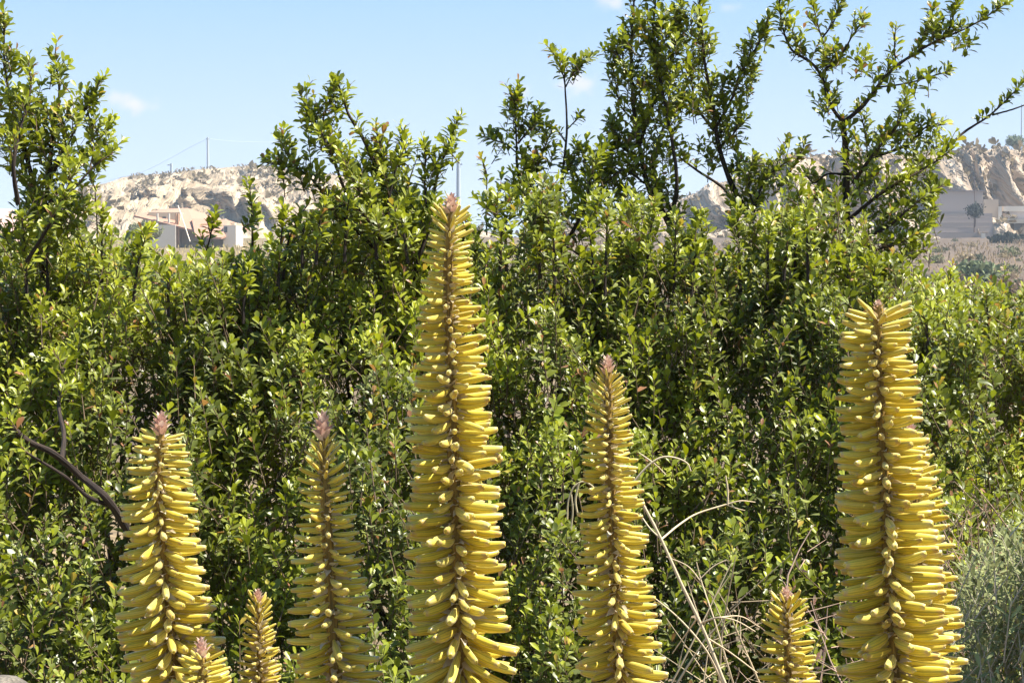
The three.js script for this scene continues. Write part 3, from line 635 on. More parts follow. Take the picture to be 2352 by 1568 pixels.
{
  const D = 2.0, base = at(1330, 1300, D); base.y = groundY(base.x, base.z);
  const root = thing('dry_grass_stem', base, 'pale hanging grass seed strands left of the middle right spike', 'dry stalk');
  const straw = std(0.45, 0.37, 0.2, 0.8), T = (pts, r0, r1, name) => mesh(name, tube(rel(pts.map(([x, y, dz = 0]) => at(x, y, D + dz)), base), (t) => lerp(r0, r1, t), 5, pts.length * 4), straw, root);
  T([[1412, 1780, 0.1], [1410, 1400, 0.05], [1380, 1140], [1342, 1106], [1320, 1116], [1306, 1148], [1303, 1192]], 0.001, 0.0009, 'stem');
  T([[1330, 1108], [1322, 1150], [1328, 1185]], 0.0012, 0.0009, 'seed_strand');
  T([[1312, 1135], [1316, 1170], [1312, 1215]], 0.0011, 0.0008, 'seed_strand');
}
// pale stone at the lower left corner
{
  const D = 1.7, c = at(-20, 1640, D), g = new THREE.IcosahedronGeometry(1, 5), p = g.attributes.position;
  for (let i = 0; i < p.count; i++) {
    const v = V().fromBufferAttribute(p, i), k = 1 + 0.16 * fbm(v.x * 1.6, v.y * 1.6, v.z * 1.6 + 5, 4);
    p.setXYZ(i, v.x * k * 0.045, v.y * k * 0.032, v.z * k * 0.05);
  }
  g.computeVertexNormals();
  const stone = mesh('pale_stone', g, std(0.4, 0.36, 0.3, 0.95, { map: soilTex, bumpMap: soilTex, bumpScale: 0.004 }), scene);
  stone.position.copy(c);
  tag(stone, 'smooth pale stone top at the lower left corner below the shrub', 'stone');
  // it tops a rough garden post of stone standing on the ground
  const gy = groundY(c.x, c.z), post = mesh('stone_post', tube([V(0, 0, 0), V(0.005, (c.y - gy) / 2, 0), V(0, c.y - gy - 0.02, 0)], () => 0.036, 9, 10, 0.3), std(0.6, 0.54, 0.46, 0.95), scene);
  post.position.set(c.x, gy, c.z);
  tag(post, 'rough stone support under the pale stone at the lower left corner', 'post');
}

// ---------------------------------------------------------------- aloe flower spikes
function floretGeo(r, sag, lobes, sides = 7) {
  const prof = [[0, 0.4], [0.1, 0.55], [0.3, 0.9], [0.55, 1], [0.8, 0.9], [0.93, 0.72], [0.985, 0.52], [1, 0.3]], pos = [], uv = [], idx = [];
  for (const [t, w] of prof) for (let k = 0; k <= sides; k++) {
    const a = ((k % sides) / sides) * Math.PI * 2, tri = 1 + 0.07 * Math.cos(3 * a) + (t > 0.93 ? lobes * Math.cos(3 * a) : 0);
    pos.push(t + (t > 0.95 ? 0.014 * Math.cos(3 * a) : 0), sag * 4 * (t * t - t) + Math.sin(a) * r * w * tri * 1.06, Math.cos(a) * r * w * tri * 0.94);
    uv.push(k / sides, t);
  }
  const w = sides + 1, n = prof.length - 1;
  for (let j = 0; j < n; j++) for (let k = 0; k < sides; k++) { const a = j * w + k; idx.push(a, a + w, a + 1, a + 1, a + w, a + w + 1); }
  const c = pos.length / 3;
  pos.push(0.985, 0, 0); uv.push(0.5, 1);
  for (let k = 0; k < sides; k++) idx.push(n * w + k, c, n * w + k + 1);
  const g = new THREE.BufferGeometry();
  g.setAttribute('position', new THREE.Float32BufferAttribute(pos, 3));
  g.setAttribute('uv', new THREE.Float32BufferAttribute(uv, 2));
  g.setIndex(idx);
  g.computeVertexNormals();
  const N = g.attributes.normal;   // one seam: average the doubled column
  for (let j = 0; j <= n; j++) { const a = j * w, b = a + sides, v = V().fromBufferAttribute(N, a).add(V().fromBufferAttribute(N, b)).normalize(); N.setXYZ(a, v.x, v.y, v.z); N.setXYZ(b, v.x, v.y, v.z); }
  return g;
}
const FLORETS = { slim: [0.082, 0.09, 0.075].map((r, i) => floretGeo(r, 0.015 + i * 0.008, 0.1)), mid: [0.093, 0.1, 0.087, 0.096].map((r, i) => floretGeo(r, [0.03, 0.045, 0.015, 0.06][i], 0.14)), fat: [0.096, 0.104, 0.09, 0.1].map((r, i) => floretGeo(r, [0.045, 0.02, 0.06, 0.035][i], 0.18)) };
const floretTex = (base, vein, tip, tipFrom) => canvasTex(128, 256, (ctx, w, h) => {
  const css = (c) => `rgb(${c.map((v) => Math.round(v)).join()})`;
  ctx.fillStyle = css(base); ctx.fillRect(0, 0, w, h);
  for (let i = 0; i < 900; i++) { const k = rr(-14, 14); ctx.fillStyle = `rgba(${base[0] + k},${base[1] + k},${base[2] + k * 0.6},0.35)`; ctx.fillRect(rnd() * w, rnd() * h, rr(1, 3), rr(6, 40)); }
  for (let s = 0; s < 12; s++) {   // veins running the length of the floret
    const x = ((s + 0.5) / 12) * w, wd = s % 2 ? 1.6 : 3.2;
    ctx.strokeStyle = css(vein); ctx.globalAlpha = s % 2 ? 0.4 : 0.62; ctx.lineWidth = wd;
    ctx.beginPath(); ctx.moveTo(x, 0); for (let y = 0; y <= h; y += 16) ctx.lineTo(x + gauss() * 0.7, y); ctx.stroke();
  }
  ctx.globalAlpha = 1;
  for (let i = 0; i < 420; i++) { const y = rnd() * h * tipFrom * rr(0.2, 1); ctx.fillStyle = `rgba(${tip.join()},0.4)`; ctx.fillRect(rnd() * w, y, rr(1, 4), rr(3, 12)); }
  for (let i = 0; i < 160; i++) { ctx.fillStyle = `rgba(150,110,40,${rr(0.04, 0.2)})`; const r = rr(0.5, 1.6); ctx.fillRect(rnd() * w, rnd() * h, r, r * rr(1, 3)); }
});
const floretMat = (tex) => new THREE.MeshPhysicalMaterial({ map: tex, roughness: 0.9, transmission: 0.3, thickness: 0, ior: 1.45, clearcoat: 0.8, clearcoatRoughness: 0.32, side: THREE.DoubleSide });
const FLORET_MATS = {
  open: [floretTex([230, 208, 58], [142, 134, 28], [206, 176, 116], 0.12), floretTex([222, 197, 46], [130, 120, 24], [184, 146, 92], 0.16), floretTex([236, 217, 84], [152, 146, 40], [210, 186, 134], 0.1)].map(floretMat),
  bud: [floretTex([226, 206, 84], [160, 156, 48], [206, 184, 130], 0.18), floretTex([219, 196, 68], [142, 138, 38], [190, 164, 110], 0.15)].map(floretMat),
};
// papery bract, length 1 along +x, lying in xz and cupped
const bractGeo = (() => {
  const pos = [], idx = [], rows = [[0, 0.55], [0.3, 0.8], [0.6, 0.6], [0.85, 0.28]];
  for (const [t, w] of rows) pos.push(t, -0.25 * t * t + 0.14 * w, -0.42 * w, t, -0.25 * t * t, 0, t, -0.25 * t * t + 0.14 * w, 0.42 * w);
  pos.push(1, -0.3, 0);
  for (let r = 0; r < 3; r++) for (let s = 0; s < 2; s++) { const a = r * 3 + s; idx.push(a, a + 1, a + 3, a + 1, a + 4, a + 3); }
  idx.push(9, 10, 12, 10, 11, 12);
  const g = new THREE.BufferGeometry();
  g.setAttribute('position', new THREE.Float32BufferAttribute(pos, 3));
  g.setIndex(idx);
  g.computeVertexNormals();
  return g;
})();
const papery = (r, g, b) => new THREE.MeshPhysicalMaterial({ color: new THREE.Color().setRGB(r, g, b), roughness: 0.95, transmission: 0.3, thickness: 0, side: THREE.DoubleSide });
const BRACT_MATS = [papery(0.58, 0.47, 0.3), papery(0.5, 0.39, 0.23), papery(0.66, 0.57, 0.4)];
const SCALE_MATS = [papery(0.68, 0.46, 0.34), papery(0.6, 0.37, 0.28), papery(0.74, 0.57, 0.45)];
const stemTex = noiseTex(256, (u, v) => { const n = tileNoise(u * 1, v, 14, 4), k = clamp(0.75 + n * 0.7, 0.25, 1); return [k, k * 0.96, k * 0.88]; });
const stemMat = new THREE.MeshStandardMaterial({ color: new THREE.Color().setRGB(0.42, 0.28, 0.055), map: stemTex, bumpMap: stemTex, bumpScale: 0.001, roughness: 0.8 });

function spike(label, depth, axis, half, { pitch, perFloret = 4.4, stem = [17, 11], tip = [34, 56], lean = 0, hue = 0 }) {
  const mpp = depth / FOCAL, yTop = axis[0][1], yEnd = axis[axis.length - 1][1];
  const P = axis.map(([x, y, dz = 0]) => at(x, y, depth + dz));
  const base = P[P.length - 1].clone(); base.y = groundY(base.x, base.z);
  const root = thing('aloe_flower_spike', base, label, 'flower spike');
  P.push(base.clone().add(V(0.004, 0.15, 0)), base.clone());
  const L = rel(P, base), total = L.length;
  mesh('stem', tube(L, (t) => lerp(stem[1], stem[0], Math.min(1, t * 1.4)) * mpp, 10, total * 8, 0.3), stemMat, root);
  const axisCurve = new THREE.CatmullRomCurve3(L.slice(0, -2), false, 'centripetal');
  let phi = rnd() * 6.28, n = 0;
  const made = [];
  for (let y = yTop + tip[1] * 0.55; y < yEnd - 2 && n < 420; n++) {
    const s = (y - yTop) / 1100, u = (y - yTop) / (yEnd - yTop), c = axisCurve.getPointAt(clamp(u, 0, 1)), tan = axisCurve.getTangentAt(clamp(u, 0, 1)).negate();
    phi += 2.39996 + gauss() * 0.16;
    const rad = V(Math.cos(phi), 0, Math.sin(phi)).addScaledVector(tan, -Math.cos(phi) * tan.x).normalize();
    const hw = curveAt(half, y) * mpp * 1.04, sr = lerp(stem[1], stem[0], Math.min(1, u * 1.4)) * mpp;
    const el = THREE.MathUtils.degToRad(curveAt(pitch, (y - yTop)) + gauss() * 8);
    const out = rad.clone().multiplyScalar(Math.cos(el)).addScaledVector(tan, Math.sin(el)).normalize();
    const len = ((hw - sr * 0.8) / Math.max(0.5, Math.cos(el))) * rr(0.84, 1.06) * (rnd() < 0.06 ? 0.7 : 1);
    const up = tan.clone().addScaledVector(out, -tan.dot(out)).normalize().applyAxisAngle(out, gauss() * 0.4), side = out.clone().cross(up);
    const young = (y - yTop) < 130 + hue, set = young ? FLORETS.slim : s < 0.45 ? FLORETS.mid : FLORETS.fat;
    const start = c.clone().addScaledVector(rad, sr * 0.8);
    const f = mesh('floret', pick(set), pick(young || rnd() < 0.2 ? FLORET_MATS.bud : FLORET_MATS.open), root);
    f.quaternion.setFromRotationMatrix(new THREE.Matrix4().makeBasis(out, up, side));
    f.position.copy(start);
    f.scale.set(len, len * rr(0.92, 1.08), len * rr(0.92, 1.08));
    made.push([rad.dot(V(0, 0, 1)) + (y > 1590 ? -3 : 0), f]);
    if (rnd() < 0.9) {
      const bl = lerp(16, 42, clamp(u * 1.2, 0, 1)) * mpp * rr(0.7, 1.25), be = el + rr(-0.1, 0.75);
      const bo = rad.clone().applyAxisAngle(tan, gauss() * 0.5).multiplyScalar(Math.cos(be)).addScaledVector(tan, Math.sin(be)).normalize(), bu = tan.clone().addScaledVector(bo, -tan.dot(bo)).normalize().applyAxisAngle(bo, gauss() * 0.8);
      const b = mesh('bract', bractGeo, pick(BRACT_MATS), root);
      b.quaternion.setFromRotationMatrix(new THREE.Matrix4().makeBasis(bo, bu, bo.clone().cross(bu)));
      b.position.copy(start).addScaledVector(tan, (rnd() < 0.6 ? 1 : -1) * len * 0.06).addScaledVector(rad, sr * 0.15);
      b.scale.set(bl, bl, bl * 0.8);
      b.userData.turned = rad.z + (y > 1590 ? -3 : 0);
    }
    y += perFloret * lerp(0.8, 1.12, clamp(u, 0, 1)) * rr(0.8, 1.2);
  }
  // past 300, those turned away from the path are joined into one part
  const bracts = root.children.filter((c) => c.name === 'bract').map((f) => [f.userData.turned, f]);
  for (const [list, name] of [[made, 'florets'], [bracts, 'bracts']]) {
    const spare = list.sort((a, b) => b[0] - a[0]).slice(300).map(([, f]) => f);
    if (spare.length) mesh(name, mergeGeometries(spare.map((f) => { f.updateMatrix(); const g = f.geometry.clone().applyMatrix4(f.matrix); if (name === 'bracts') g.deleteAttribute('uv'); return g; })), spare[0].material, root).userData.kind = 'stuff';
    for (const f of spare) root.remove(f);
  }
  // closed tip: overlapping pinkish scales on a small cone
  const c0 = axisCurve.getPointAt(Math.min(0.9, (tip[1] * 0.5) / (yEnd - yTop))), tan = axisCurve.getTangentAt(0).negate();
  const bt = mesh('bud_tip', tube([c0, c0.clone().addScaledVector(tan, tip[1] * 0.95 * mpp)], (t) => tip[0] * 0.36 * mpp * (0.75 + 0.7 * t - 1.35 * t * t), 8, 6), SCALE_MATS[1], root);
  let a = 0;
  for (let i = 0; i < 26; i++) {
    const t = i / 26; a += 2.4;
    const el = lerp(1.05, 1.45, t), rad = V(Math.cos(a), 0, Math.sin(a)), o = rad.clone().multiplyScalar(Math.cos(el)).addScaledVector(tan, Math.sin(el)).normalize();
    const u = rad.clone().multiplyScalar(-Math.sin(el)).addScaledVector(tan, Math.cos(el)).negate(); u.addScaledVector(o, -u.dot(o)).normalize();
    const m = mesh('scale', bractGeo, pick(SCALE_MATS), bt), sz = tip[1] * 0.5 * mpp * lerp(1, 0.75, t);
    m.quaternion.setFromRotationMatrix(new THREE.Matrix4().makeBasis(o, u.negate(), o.clone().cross(u)));
    m.position.copy(c0).addScaledVector(tan, t * tip[1] * 0.62 * mpp).addScaledVector(rad, tip[0] * 0.3 * mpp * (0.85 - 0.55 * t));
    m.scale.set(sz, sz, sz * 0.9);
  }
  return root;
}
const P_STD = [[0, 66], [40, 48], [90, 22], [160, 8], [350, 2], [800, -3], [1300, -6]];
spike('tallest yellow aloe spike in the middle, its lowest florets drooping steeply', 1.4,
  [[1036, 465], [1030, 600], [1033, 760], [1037, 900], [1042, 1080], [1049, 1300], [1057, 1480], [1062, 1580, 0.01], [1075, 1760, 0.02]],
  [[465, 20], [500, 44], [560, 56], [650, 66], [780, 86], [950, 101], [1150, 114], [1350, 121], [1568, 126], [1760, 126]],
  { pitch: [[0, 62], [36, 42], [75, 20], [120, 6], [350, 2], [800, -2], [960, -8], [1030, -22], [1090, -38], [1300, -50]], perFloret: 2.9, stem: [20, 10], tip: [34, 54] });
spike('plump yellow aloe spike at the left with a shorter spike at its foot', 1.42,
  [[369, 970], [364, 1100], [371, 1250], [383, 1400], [400, 1530], [412, 1620], [430, 1760]],
  [[970, 20], [1010, 58], [1060, 72], [1120, 82], [1200, 92], [1300, 102], [1400, 114], [1568, 122], [1760, 122]],
  { pitch: [[0, 30], [40, 12], [90, 4], [170, -8], [350, -8], [700, -6], [900, -10]], perFloret: 2.9, stem: [18, 10], tip: [36, 62] });
spike('short yellow aloe spike whose pink tip rises at the foot of the left spike', 1.35,
  [[462, 1484], [466, 1560], [474, 1700], [480, 1800]],
  [[1484, 16], [1520, 58], [1568, 74], [1700, 90], [1800, 95]],
  { pitch: [[0, 48], [40, 18], [90, 6], [300, 0]], perFloret: 3.0, stem: [14, 9], tip: [36, 50], hue: -130 });
spike('small young yellow aloe spike low between the left spike and the shaded brown one', 1.47,
  [[592, 1366], [594, 1450], [598, 1568], [604, 1700]],
  [[1366, 14], [1400, 28], [1450, 38], [1510, 46], [1568, 54], [1700, 64]],
  { pitch: [[0, 62], [40, 45], [90, 22], [200, 10], [400, 4]], perFloret: 2.5, stem: [9, 6], tip: [24, 34], hue: -125 });
spike('shaded brownish aloe spike with a long mauve tip, left of the tallest spike', 1.404,
  [[741, 975], [744, 1080], [750, 1200], [760, 1380], [768, 1520], [776, 1650], [785, 1760]],
  [[975, 14], [1030, 34], [1080, 52], [1150, 64], [1200, 70], [1300, 84], [1400, 95], [1568, 102], [1760, 106]],
  { hue: -40, pitch: [[0, 68], [60, 45], [110, 22], [200, 4], [400, -2], [600, -5]], perFloret: 3.4, stem: [17, 10], tip: [30, 76] });
spike('slender yellow aloe spike with dry stalk beside it, right of the tallest spike', 1.45,
  [[1396, 836], [1397, 920], [1400, 1050], [1407, 1220], [1415, 1400], [1425, 1568], [1436, 1760]],
  [[836, 14], [880, 34], [910, 46], [1000, 60], [1100, 70], [1200, 78], [1300, 88], [1400, 97], [1568, 106], [1760, 110]],
  { pitch: [[0, 58], [50, 36], [110, 16], [200, 4], [400, -3], [700, -4], [900, -6]], perFloret: 2.9, stem: [15, 9], tip: [28, 52] });
spike('small greenish yellow aloe spike low left of the tall right spike', 1.47,
  [[1806, 1362], [1808, 1430], [1812, 1568], [1818, 1760]],
  [[1362, 16], [1400, 46], [1450, 56], [1500, 66], [1568, 74], [1760, 90]],
  { pitch: [[0, 52], [50, 32], [110, 10], [200, 4], [400, 0]], perFloret: 3.0, stem: [12, 8], tip: [30, 38], hue: -110 });
spike('tall yellow aloe spike at the right without a pointed tip, another close behind it', 1.38,
  [[2018, 700], [2016, 790], [2022, 920], [2030, 1060], [2038, 1220], [2047, 1400], [2056, 1568], [2066, 1760]],
  [[700, 30], [715, 70], [750, 82], [850, 90], [950, 99], [1100, 109], [1250, 120], [1400, 126], [1568, 130], [1760, 132]],
  { pitch: [[0, 34], [30, 20], [70, 7], [130, 2], [400, 0], [900, -3]], perFloret: 2.9, stem: [18, 11], tip: [28, 30], hue: -60 });
spike('yellow aloe spike mostly hidden behind the tall right spike', 1.5,
  [[2092, 985], [2098, 1100], [2108, 1250], [2116, 1400], [2124, 1568], [2130, 1760]],
  [[1000, 16], [1050, 48], [1100, 62], [1200, 74], [1300, 84], [1400, 90], [1568, 96], [1760, 100]],
  { pitch: [[0, 58], [50, 34], [110, 14], [200, 3], [500, -2]], perFloret: 2.9, stem: [15, 9], tip: [28, 50], hue: -60 });

// ---------------------------------------------------------------- far houses, poles, bushes
const box = (x0, x1, y0, y1, z0, z1) => { const g = new THREE.BoxGeometry(x1 - x0, y1 - y0, z1 - z0); g.translate((x0 + x1) / 2, (y0 + y1) / 2, (z0 + z1) / 2); return g; };
const merge = (a) => mergeGeometries(a.map((g) => { const h = g.index ? g.toNonIndexed() : g; h.deleteAttribute('uv'); return h; }));
function prism(pts, depth) {   // outline in xy, thick along z, centred
  const g = new THREE.ExtrudeGeometry(new THREE.Shape(pts.map(([x, y]) => new THREE.Vector2(x, y))), { depth, bevelEnabled: false });
  g.translate(0, 0, -depth / 2);
  return g;
}
// sloping roof: ridge from a to b, eaves at e (four corners), with thickness
function roofGeo(ridge, eaves, th = 0.25) {
  const [a, b] = ridge, [f0, f1, k1, k0] = eaves, top = [a, b, f0, f1, k1, k0], pos = [];
  const tri = (...i) => i.forEach((k) => pos.push(...k));
  const faces = (p, flip) => { const q = [[2, 3, 1], [2, 1, 0], [4, 5, 0], [4, 0, 1], [2, 0, 5], [3, 4, 1]]; for (const f of q) tri(...(flip ? [f[2], f[1], f[0]] : f).map((i) => p[i])); };
  const low = top.map(([x, y, z]) => [x, y - th, z]);
  faces(top); faces(low, true);
  for (const [i, j] of [[2, 3], [3, 4], [4, 5], [5, 2]]) { tri(top[j], top[i], low[i]); tri(top[j], low[i], low[j]); }
  const g = new THREE.BufferGeometry();
  g.setAttribute('position', new THREE.Float32BufferAttribute(pos, 3));
  g.computeVertexNormals();
  return g;
}
const cream = std(0.56, 0.45, 0.31, 0.9), white = std(0.56, 0.5, 0.42, 0.9), terra = std(0.38, 0.205, 0.135, 0.9), darkGlass = std(0.05, 0.055, 0.06, 0.3), greyWall = std(0.4, 0.33, 0.28, 0.9), tanWall = std(0.5, 0.38, 0.27, 0.9), orange = std(0.55, 0.33, 0.2, 0.9), poleBlue = std(0.42, 0.47, 0.52, 0.8), brownWood = std(0.16, 0.11, 0.09, 0.9);
// house with a low terracotta roof, left, 300 m away
{
  const D = 300, m = D / FOCAL, base = at(440, 575, D); base.y = groundY(base.x, base.z) - 0.3;
  const root = thing('terracotta_roofed_house', base, 'low cream house with broad terracotta roof at the foot of the pale hill', 'house');
  const X = (px) => (px - 440) * m, Y = (py) => at(440, py, D).y - base.y;
  mesh('wall', merge([box(X(352), X(424), 0, Y(489), -6, 4.2), box(X(424), X(545), 0, Y(512), -6, 3)]), cream, root);
  mesh('roof', roofGeo([[X(366), Y(479), -2], [X(428), Y(477), -1]], [[X(322), Y(496), 5], [X(470), Y(532), 6.5], [X(560), Y(524), -7], [X(330), Y(490), -8]]), terra, root);
  mesh('roof', roofGeo([[X(450), Y(503), 4], [X(530), Y(506), 3]], [[X(470), Y(544), 9], [X(528), Y(547), 9], [X(562), Y(519), -2], [X(452), Y(510), -3]]), terra, root);
  for (const px of [376, 402, 418, 423]) mesh('column', tube([V(X(px), 0, 5.4), V(X(px), Y(492), 5.4)], () => 0.16, 8, 2), px > 410 ? orange : white, root);
  mesh('garden_wall', merge([box(X(340), X(420), 0, Y(518), 6.4, 6.8)]), white, root);
  mesh('side_wall', merge([box(X(528), X(556), 0, Y(519), -1, 7)]), white, root);
  mesh('window', merge([box(X(530), X(537), Y(535), Y(522), 6.95, 7.06)]), darkGlass, root);
  mesh('window', merge([box(X(384), X(392), Y(510), Y(499), 4.15, 4.27)]), darkGlass, root);
}
// house behind the left shrub
{
  const D = 120, m = D / FOCAL, base = at(60, 690, D); base.y = groundY(base.x, base.z) - 0.3;
  const root = thing('pink_roofed_house', base, 'cream house glimpsed through the leaves of the far left shrub', 'house');
  const X = (px) => (px - 60) * m, Y = (py) => at(60, py, D).y - base.y;
  mesh('wall', merge([box(X(-60), X(62), 0, Y(560), -4, 0)]), std(0.5, 0.42, 0.4), root);
  mesh('side_wall', merge([box(X(62), X(128), 0, Y(590), -4, 0.4)]), cream, root);
  mesh('roof', roofGeo([[X(-30), Y(478), -2], [X(10), Y(478), -2]], [[X(-80), Y(545), 0.7], [X(72), Y(565), 0.7], [X(72), Y(565), -4.7], [X(-80), Y(545), -4.7]], 0.12), std(0.55, 0.36, 0.3), root);
  mesh('roof', merge([box(X(58), X(136), Y(592), Y(586), -4.3, 0.8)]), std(0.58, 0.38, 0.32), root);
  const w = mesh('window', merge([box(X(70), X(88), Y(636), Y(612), 0.36, 0.45)]), darkGlass, root);
  mesh('frame', merge([box(X(68), X(90), Y(612), Y(609), 0.36, 0.5), box(X(68), X(90), Y(639), Y(636), 0.36, 0.5)]), white, w);
}
// grey building and terraces below the cliff, right
{
  const D = 385, m = D / FOCAL, base = at(2220, 550, D); base.y = groundY(base.x, base.z) - 0.4;
  const X = (px) => (px - 2220) * m, Y = (py) => at(2220, py, D).y - base.y;
  const root = thing('grey_building', base, 'flat grey building with tan annex at the foot of the cliff, right', 'building');
  mesh('wall', merge([box(X(2160), X(2258), 0, Y(440), -5, 0)]), greyWall, root);
  mesh('roof', merge([box(X(2156), X(2261), Y(440), Y(437), -5.3, 0.3)]), std(0.2, 0.17, 0.16), root);
  mesh('annex_wall', merge([box(X(2258), X(2292), 0, Y(458), -5, 0.6)]), tanWall, root);
  mesh('column', merge([box(X(2291), X(2299), 0, Y(474), 0.2, 1)]), white, root);
  const w2 = thing('white_roofed_shed', base.clone().add(V(X(2330), 0, -1)), 'pale shed with white roof and terrace slab right of the grey building', 'shed');
  mesh('wall', merge([box(-1.5, 3.5, 0, Y(485), -4, 0)]), std(0.42, 0.38, 0.37), w2);
  mesh('roof', merge([box(-1.9, 4, Y(485), Y(473), -4.4, 0.5)]), white, w2);
  mesh('terrace_slab', merge([box(X(2252) - X(2330), 4, Y(513), Y(503), -1, 3)]), white, w2);
  mesh('retaining_bank', prism([[X(2256) - X(2330), 0], [4, 0], [4, Y(514)], [X(2256) - X(2330), Y(514)]], 1.2).translate(0, 0, 1.5), std(0.24, 0.21, 0.18), w2);
  const wall = thing('terraced_wall', base.clone().add(V(0, 0, 5)), 'long grey stepped retaining wall below the grey building', 'wall');
  for (let i = 0; i < 5; i++) mesh('course', box(X(2110), X(2266), i ? Y(546 - i * 11) + 0.04 : -1, Y(546 - (i + 1) * 11), -2 - i * 0.6, 1.2 - i * 0.35), std(0.32 + (i % 2) * 0.06, 0.265 + (i % 2) * 0.05, 0.23 + (i % 2) * 0.045), wall);
  const post = mesh('white_post', box(-0.35, 0.35, -0.4, 1.6, -0.3, 0.3), white, scene);
  post.position.copy(at(2259, 548, 372)).add(V(0, -0.6, 0));
  tag(post, 'small white post in front of the stepped grey wall', 'post');
  const lamp = thing('thin_pole', base.clone().add(V(X(2222), 0, 6)), 'thin dark pole standing before the grey building', 'pole');
  mesh('pole', tube([V(0, -0.5, 0), V(0, Y(404), 0)], (t) => lerp(0.12, 0.07, t), 6, 2), brownWood, lamp);
}
// utility poles and their wire
const GP = 'utility poles on the pale hill';
function utilityPole(label, px, y0, y1, d, r, arm, group) {
  const p = at(px, y1, d), top = at(px, y0, d).y - p.y, root = thing('utility_pole', p.add(V(0, -2, 0)), label, 'utility pole', group);
  mesh('pole', tube([V(0, 0, 0), V(0, top + 2, 0)], (t) => lerp(r * 1.25, r, t), 8, 3), poleBlue, root);
  if (arm) mesh('crossarm', box(...arm(d / FOCAL), top + 1.4, top + 1.7, -0.12, 0.12), poleBlue, root);
  return root;
}
utilityPole('tall blue grey utility pole on the crest of the pale hill', 477, 315, 384, 555, 0.3, (m) => [-4 * m, 4 * m]);
utilityPole('short pole with a side arm on the crest of the pale hill', 393, 375, 398, 555, 0.32, (m) => [-9 * m, 1 * m]);
utilityPole('pale pole rising just behind the tip of the tallest aloe spike', 1053, 372, 520, 380, 0.36, (m) => [-1 * m, 9 * m]);
utilityPole('pale pole at the right edge above the cliff ridge', 2347, 240, 350, 460, 0.14, null);
{
  const d = 555, pts = [[180, 432], [270, 409], [330, 393], [400, 358], [440, 336], [477, 318]].map(([x, y], i) => at(x, y, d + (5 - i) * 8)), base = pts[5].clone();
  const root = thing('overhead_wire', base, 'sagging overhead wire slung from the tall pole on the hill', 'wire');
  mesh('wire', tube(rel(pts, base), () => 0.045, 4, 40), poleBlue, root);
  mesh('wire', tube(rel([[477, 318], [520, 323], [560, 325], [640, 326], [760, 318]].map(([x, y], i) => at(x, y, d + i * 8)), base), () => 0.045, 4, 30), poleBlue, root);
}
// posts and a pale leaning pole near the terracotta house
{
  const D = 200, a = at(408, 472, D), b = at(436, 555, D - 3), base = b.clone(), root = thing('leaning_pole', base, 'pale pole leaning across the terracotta roof', 'pole');
  mesh('pole', tube(rel([b, a], base), () => 0.06, 6, 2), std(0.7, 0.6, 0.47), root);
  const c = at(652, 450, D), e = at(650, 570, D), r2 = thing('fence_post', e, 'dark grey post left of the dark stemmed shrub', 'post');
  mesh('pole', tube([V(0, -1, 0), V(0, c.y - e.y, 0)], () => 0.12, 8, 2), std(0.25, 0.22, 0.24), r2);
}
// far bushes and small trees: many small leaf clumps through the crown
function farBush(name, label, px, py, wpx, hpx, d, tint, trunkPx = 0, group, n = 500, category = 'bush') {
  const m = d / FOCAL, p = at(px, py, d), root = thing(name, p, label, category, group), w = (wpx * m) / 2, h = hpx * m, t = trunkPx * m, list = [];
  for (let i = 0; i < n; i++) {
    const u = rnd() * 6.28, v = Math.acos(2 * rnd() - 1), k = Math.pow(rnd(), 0.4), dir = V(Math.sin(v) * Math.cos(u), Math.cos(v), Math.sin(v) * Math.sin(u));
    const lump = 0.8 + 0.55 * fbm(dir.x * 1.7 + px, dir.y * 1.7, dir.z * 1.7 + py, 3);
    const pos = p.clone().add(V(dir.x * w * k * lump, t + h / 2 + dir.y * (h / 2) * k * lump, dir.z * w * k * lump)), ax = V(gauss(), gauss() + 0.4, gauss()).normalize(), nn = dir.clone().add(V(gauss(), gauss(), gauss()).multiplyScalar(0.6));
    nn.addScaledVector(ax, -nn.dot(ax)).normalize();
    const q = rr(0.7, 1.3);
    list.push({ pos, axis: ax, normal: nn, size: (wpx * m) * rr(0.09, 0.17), kind: i % 6, color: tint.map((c) => c * q) });
  }
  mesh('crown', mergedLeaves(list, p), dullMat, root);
  mesh('trunk', tube([V(0, -0.6, 0), V(w * 0.05, (t + h * 0.25) / 2, 0), V(0, t + h * 0.5, 0)], (s) => lerp(w * 0.09, w * 0.05, s), 7, 5), brownWood, root);
  return root;
}
farBush('small_tree', 'rounded grey green tree alone on the cliff ridge at the right edge', 2331, 349, 48, 30, 440, [0.2, 0.24, 0.16], 9, null, 900, 'tree');
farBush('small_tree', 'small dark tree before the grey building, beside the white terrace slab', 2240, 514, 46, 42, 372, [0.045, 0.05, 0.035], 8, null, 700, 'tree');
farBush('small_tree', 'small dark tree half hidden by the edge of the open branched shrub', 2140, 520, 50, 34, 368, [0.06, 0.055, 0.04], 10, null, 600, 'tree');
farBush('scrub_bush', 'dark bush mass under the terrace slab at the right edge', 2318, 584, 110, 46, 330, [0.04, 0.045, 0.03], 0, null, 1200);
farBush('scrub_bush', 'small rounded olive bush in front of the dark bush mass', 2295, 600, 60, 34, 290, [0.16, 0.17, 0.09], 0, null, 700);
farBush('scrub_bush', 'wide grey green bush on the dry slope above the right hedge', 2240, 662, 118, 62, 160, [0.17, 0.2, 0.1], 0, null, 1600);
farBush('scrub_bush', 'low dull olive bush on the dry slope, left of the wide grey green one', 2150, 668, 90, 40, 170, [0.2, 0.19, 0.12], 0, null, 900);
farBush('scrub_bush', 'brown leafless bush on the dirt bank under the stepped wall', 2110, 620, 90, 50, 260, [0.24, 0.17, 0.13], 0, null, 900);
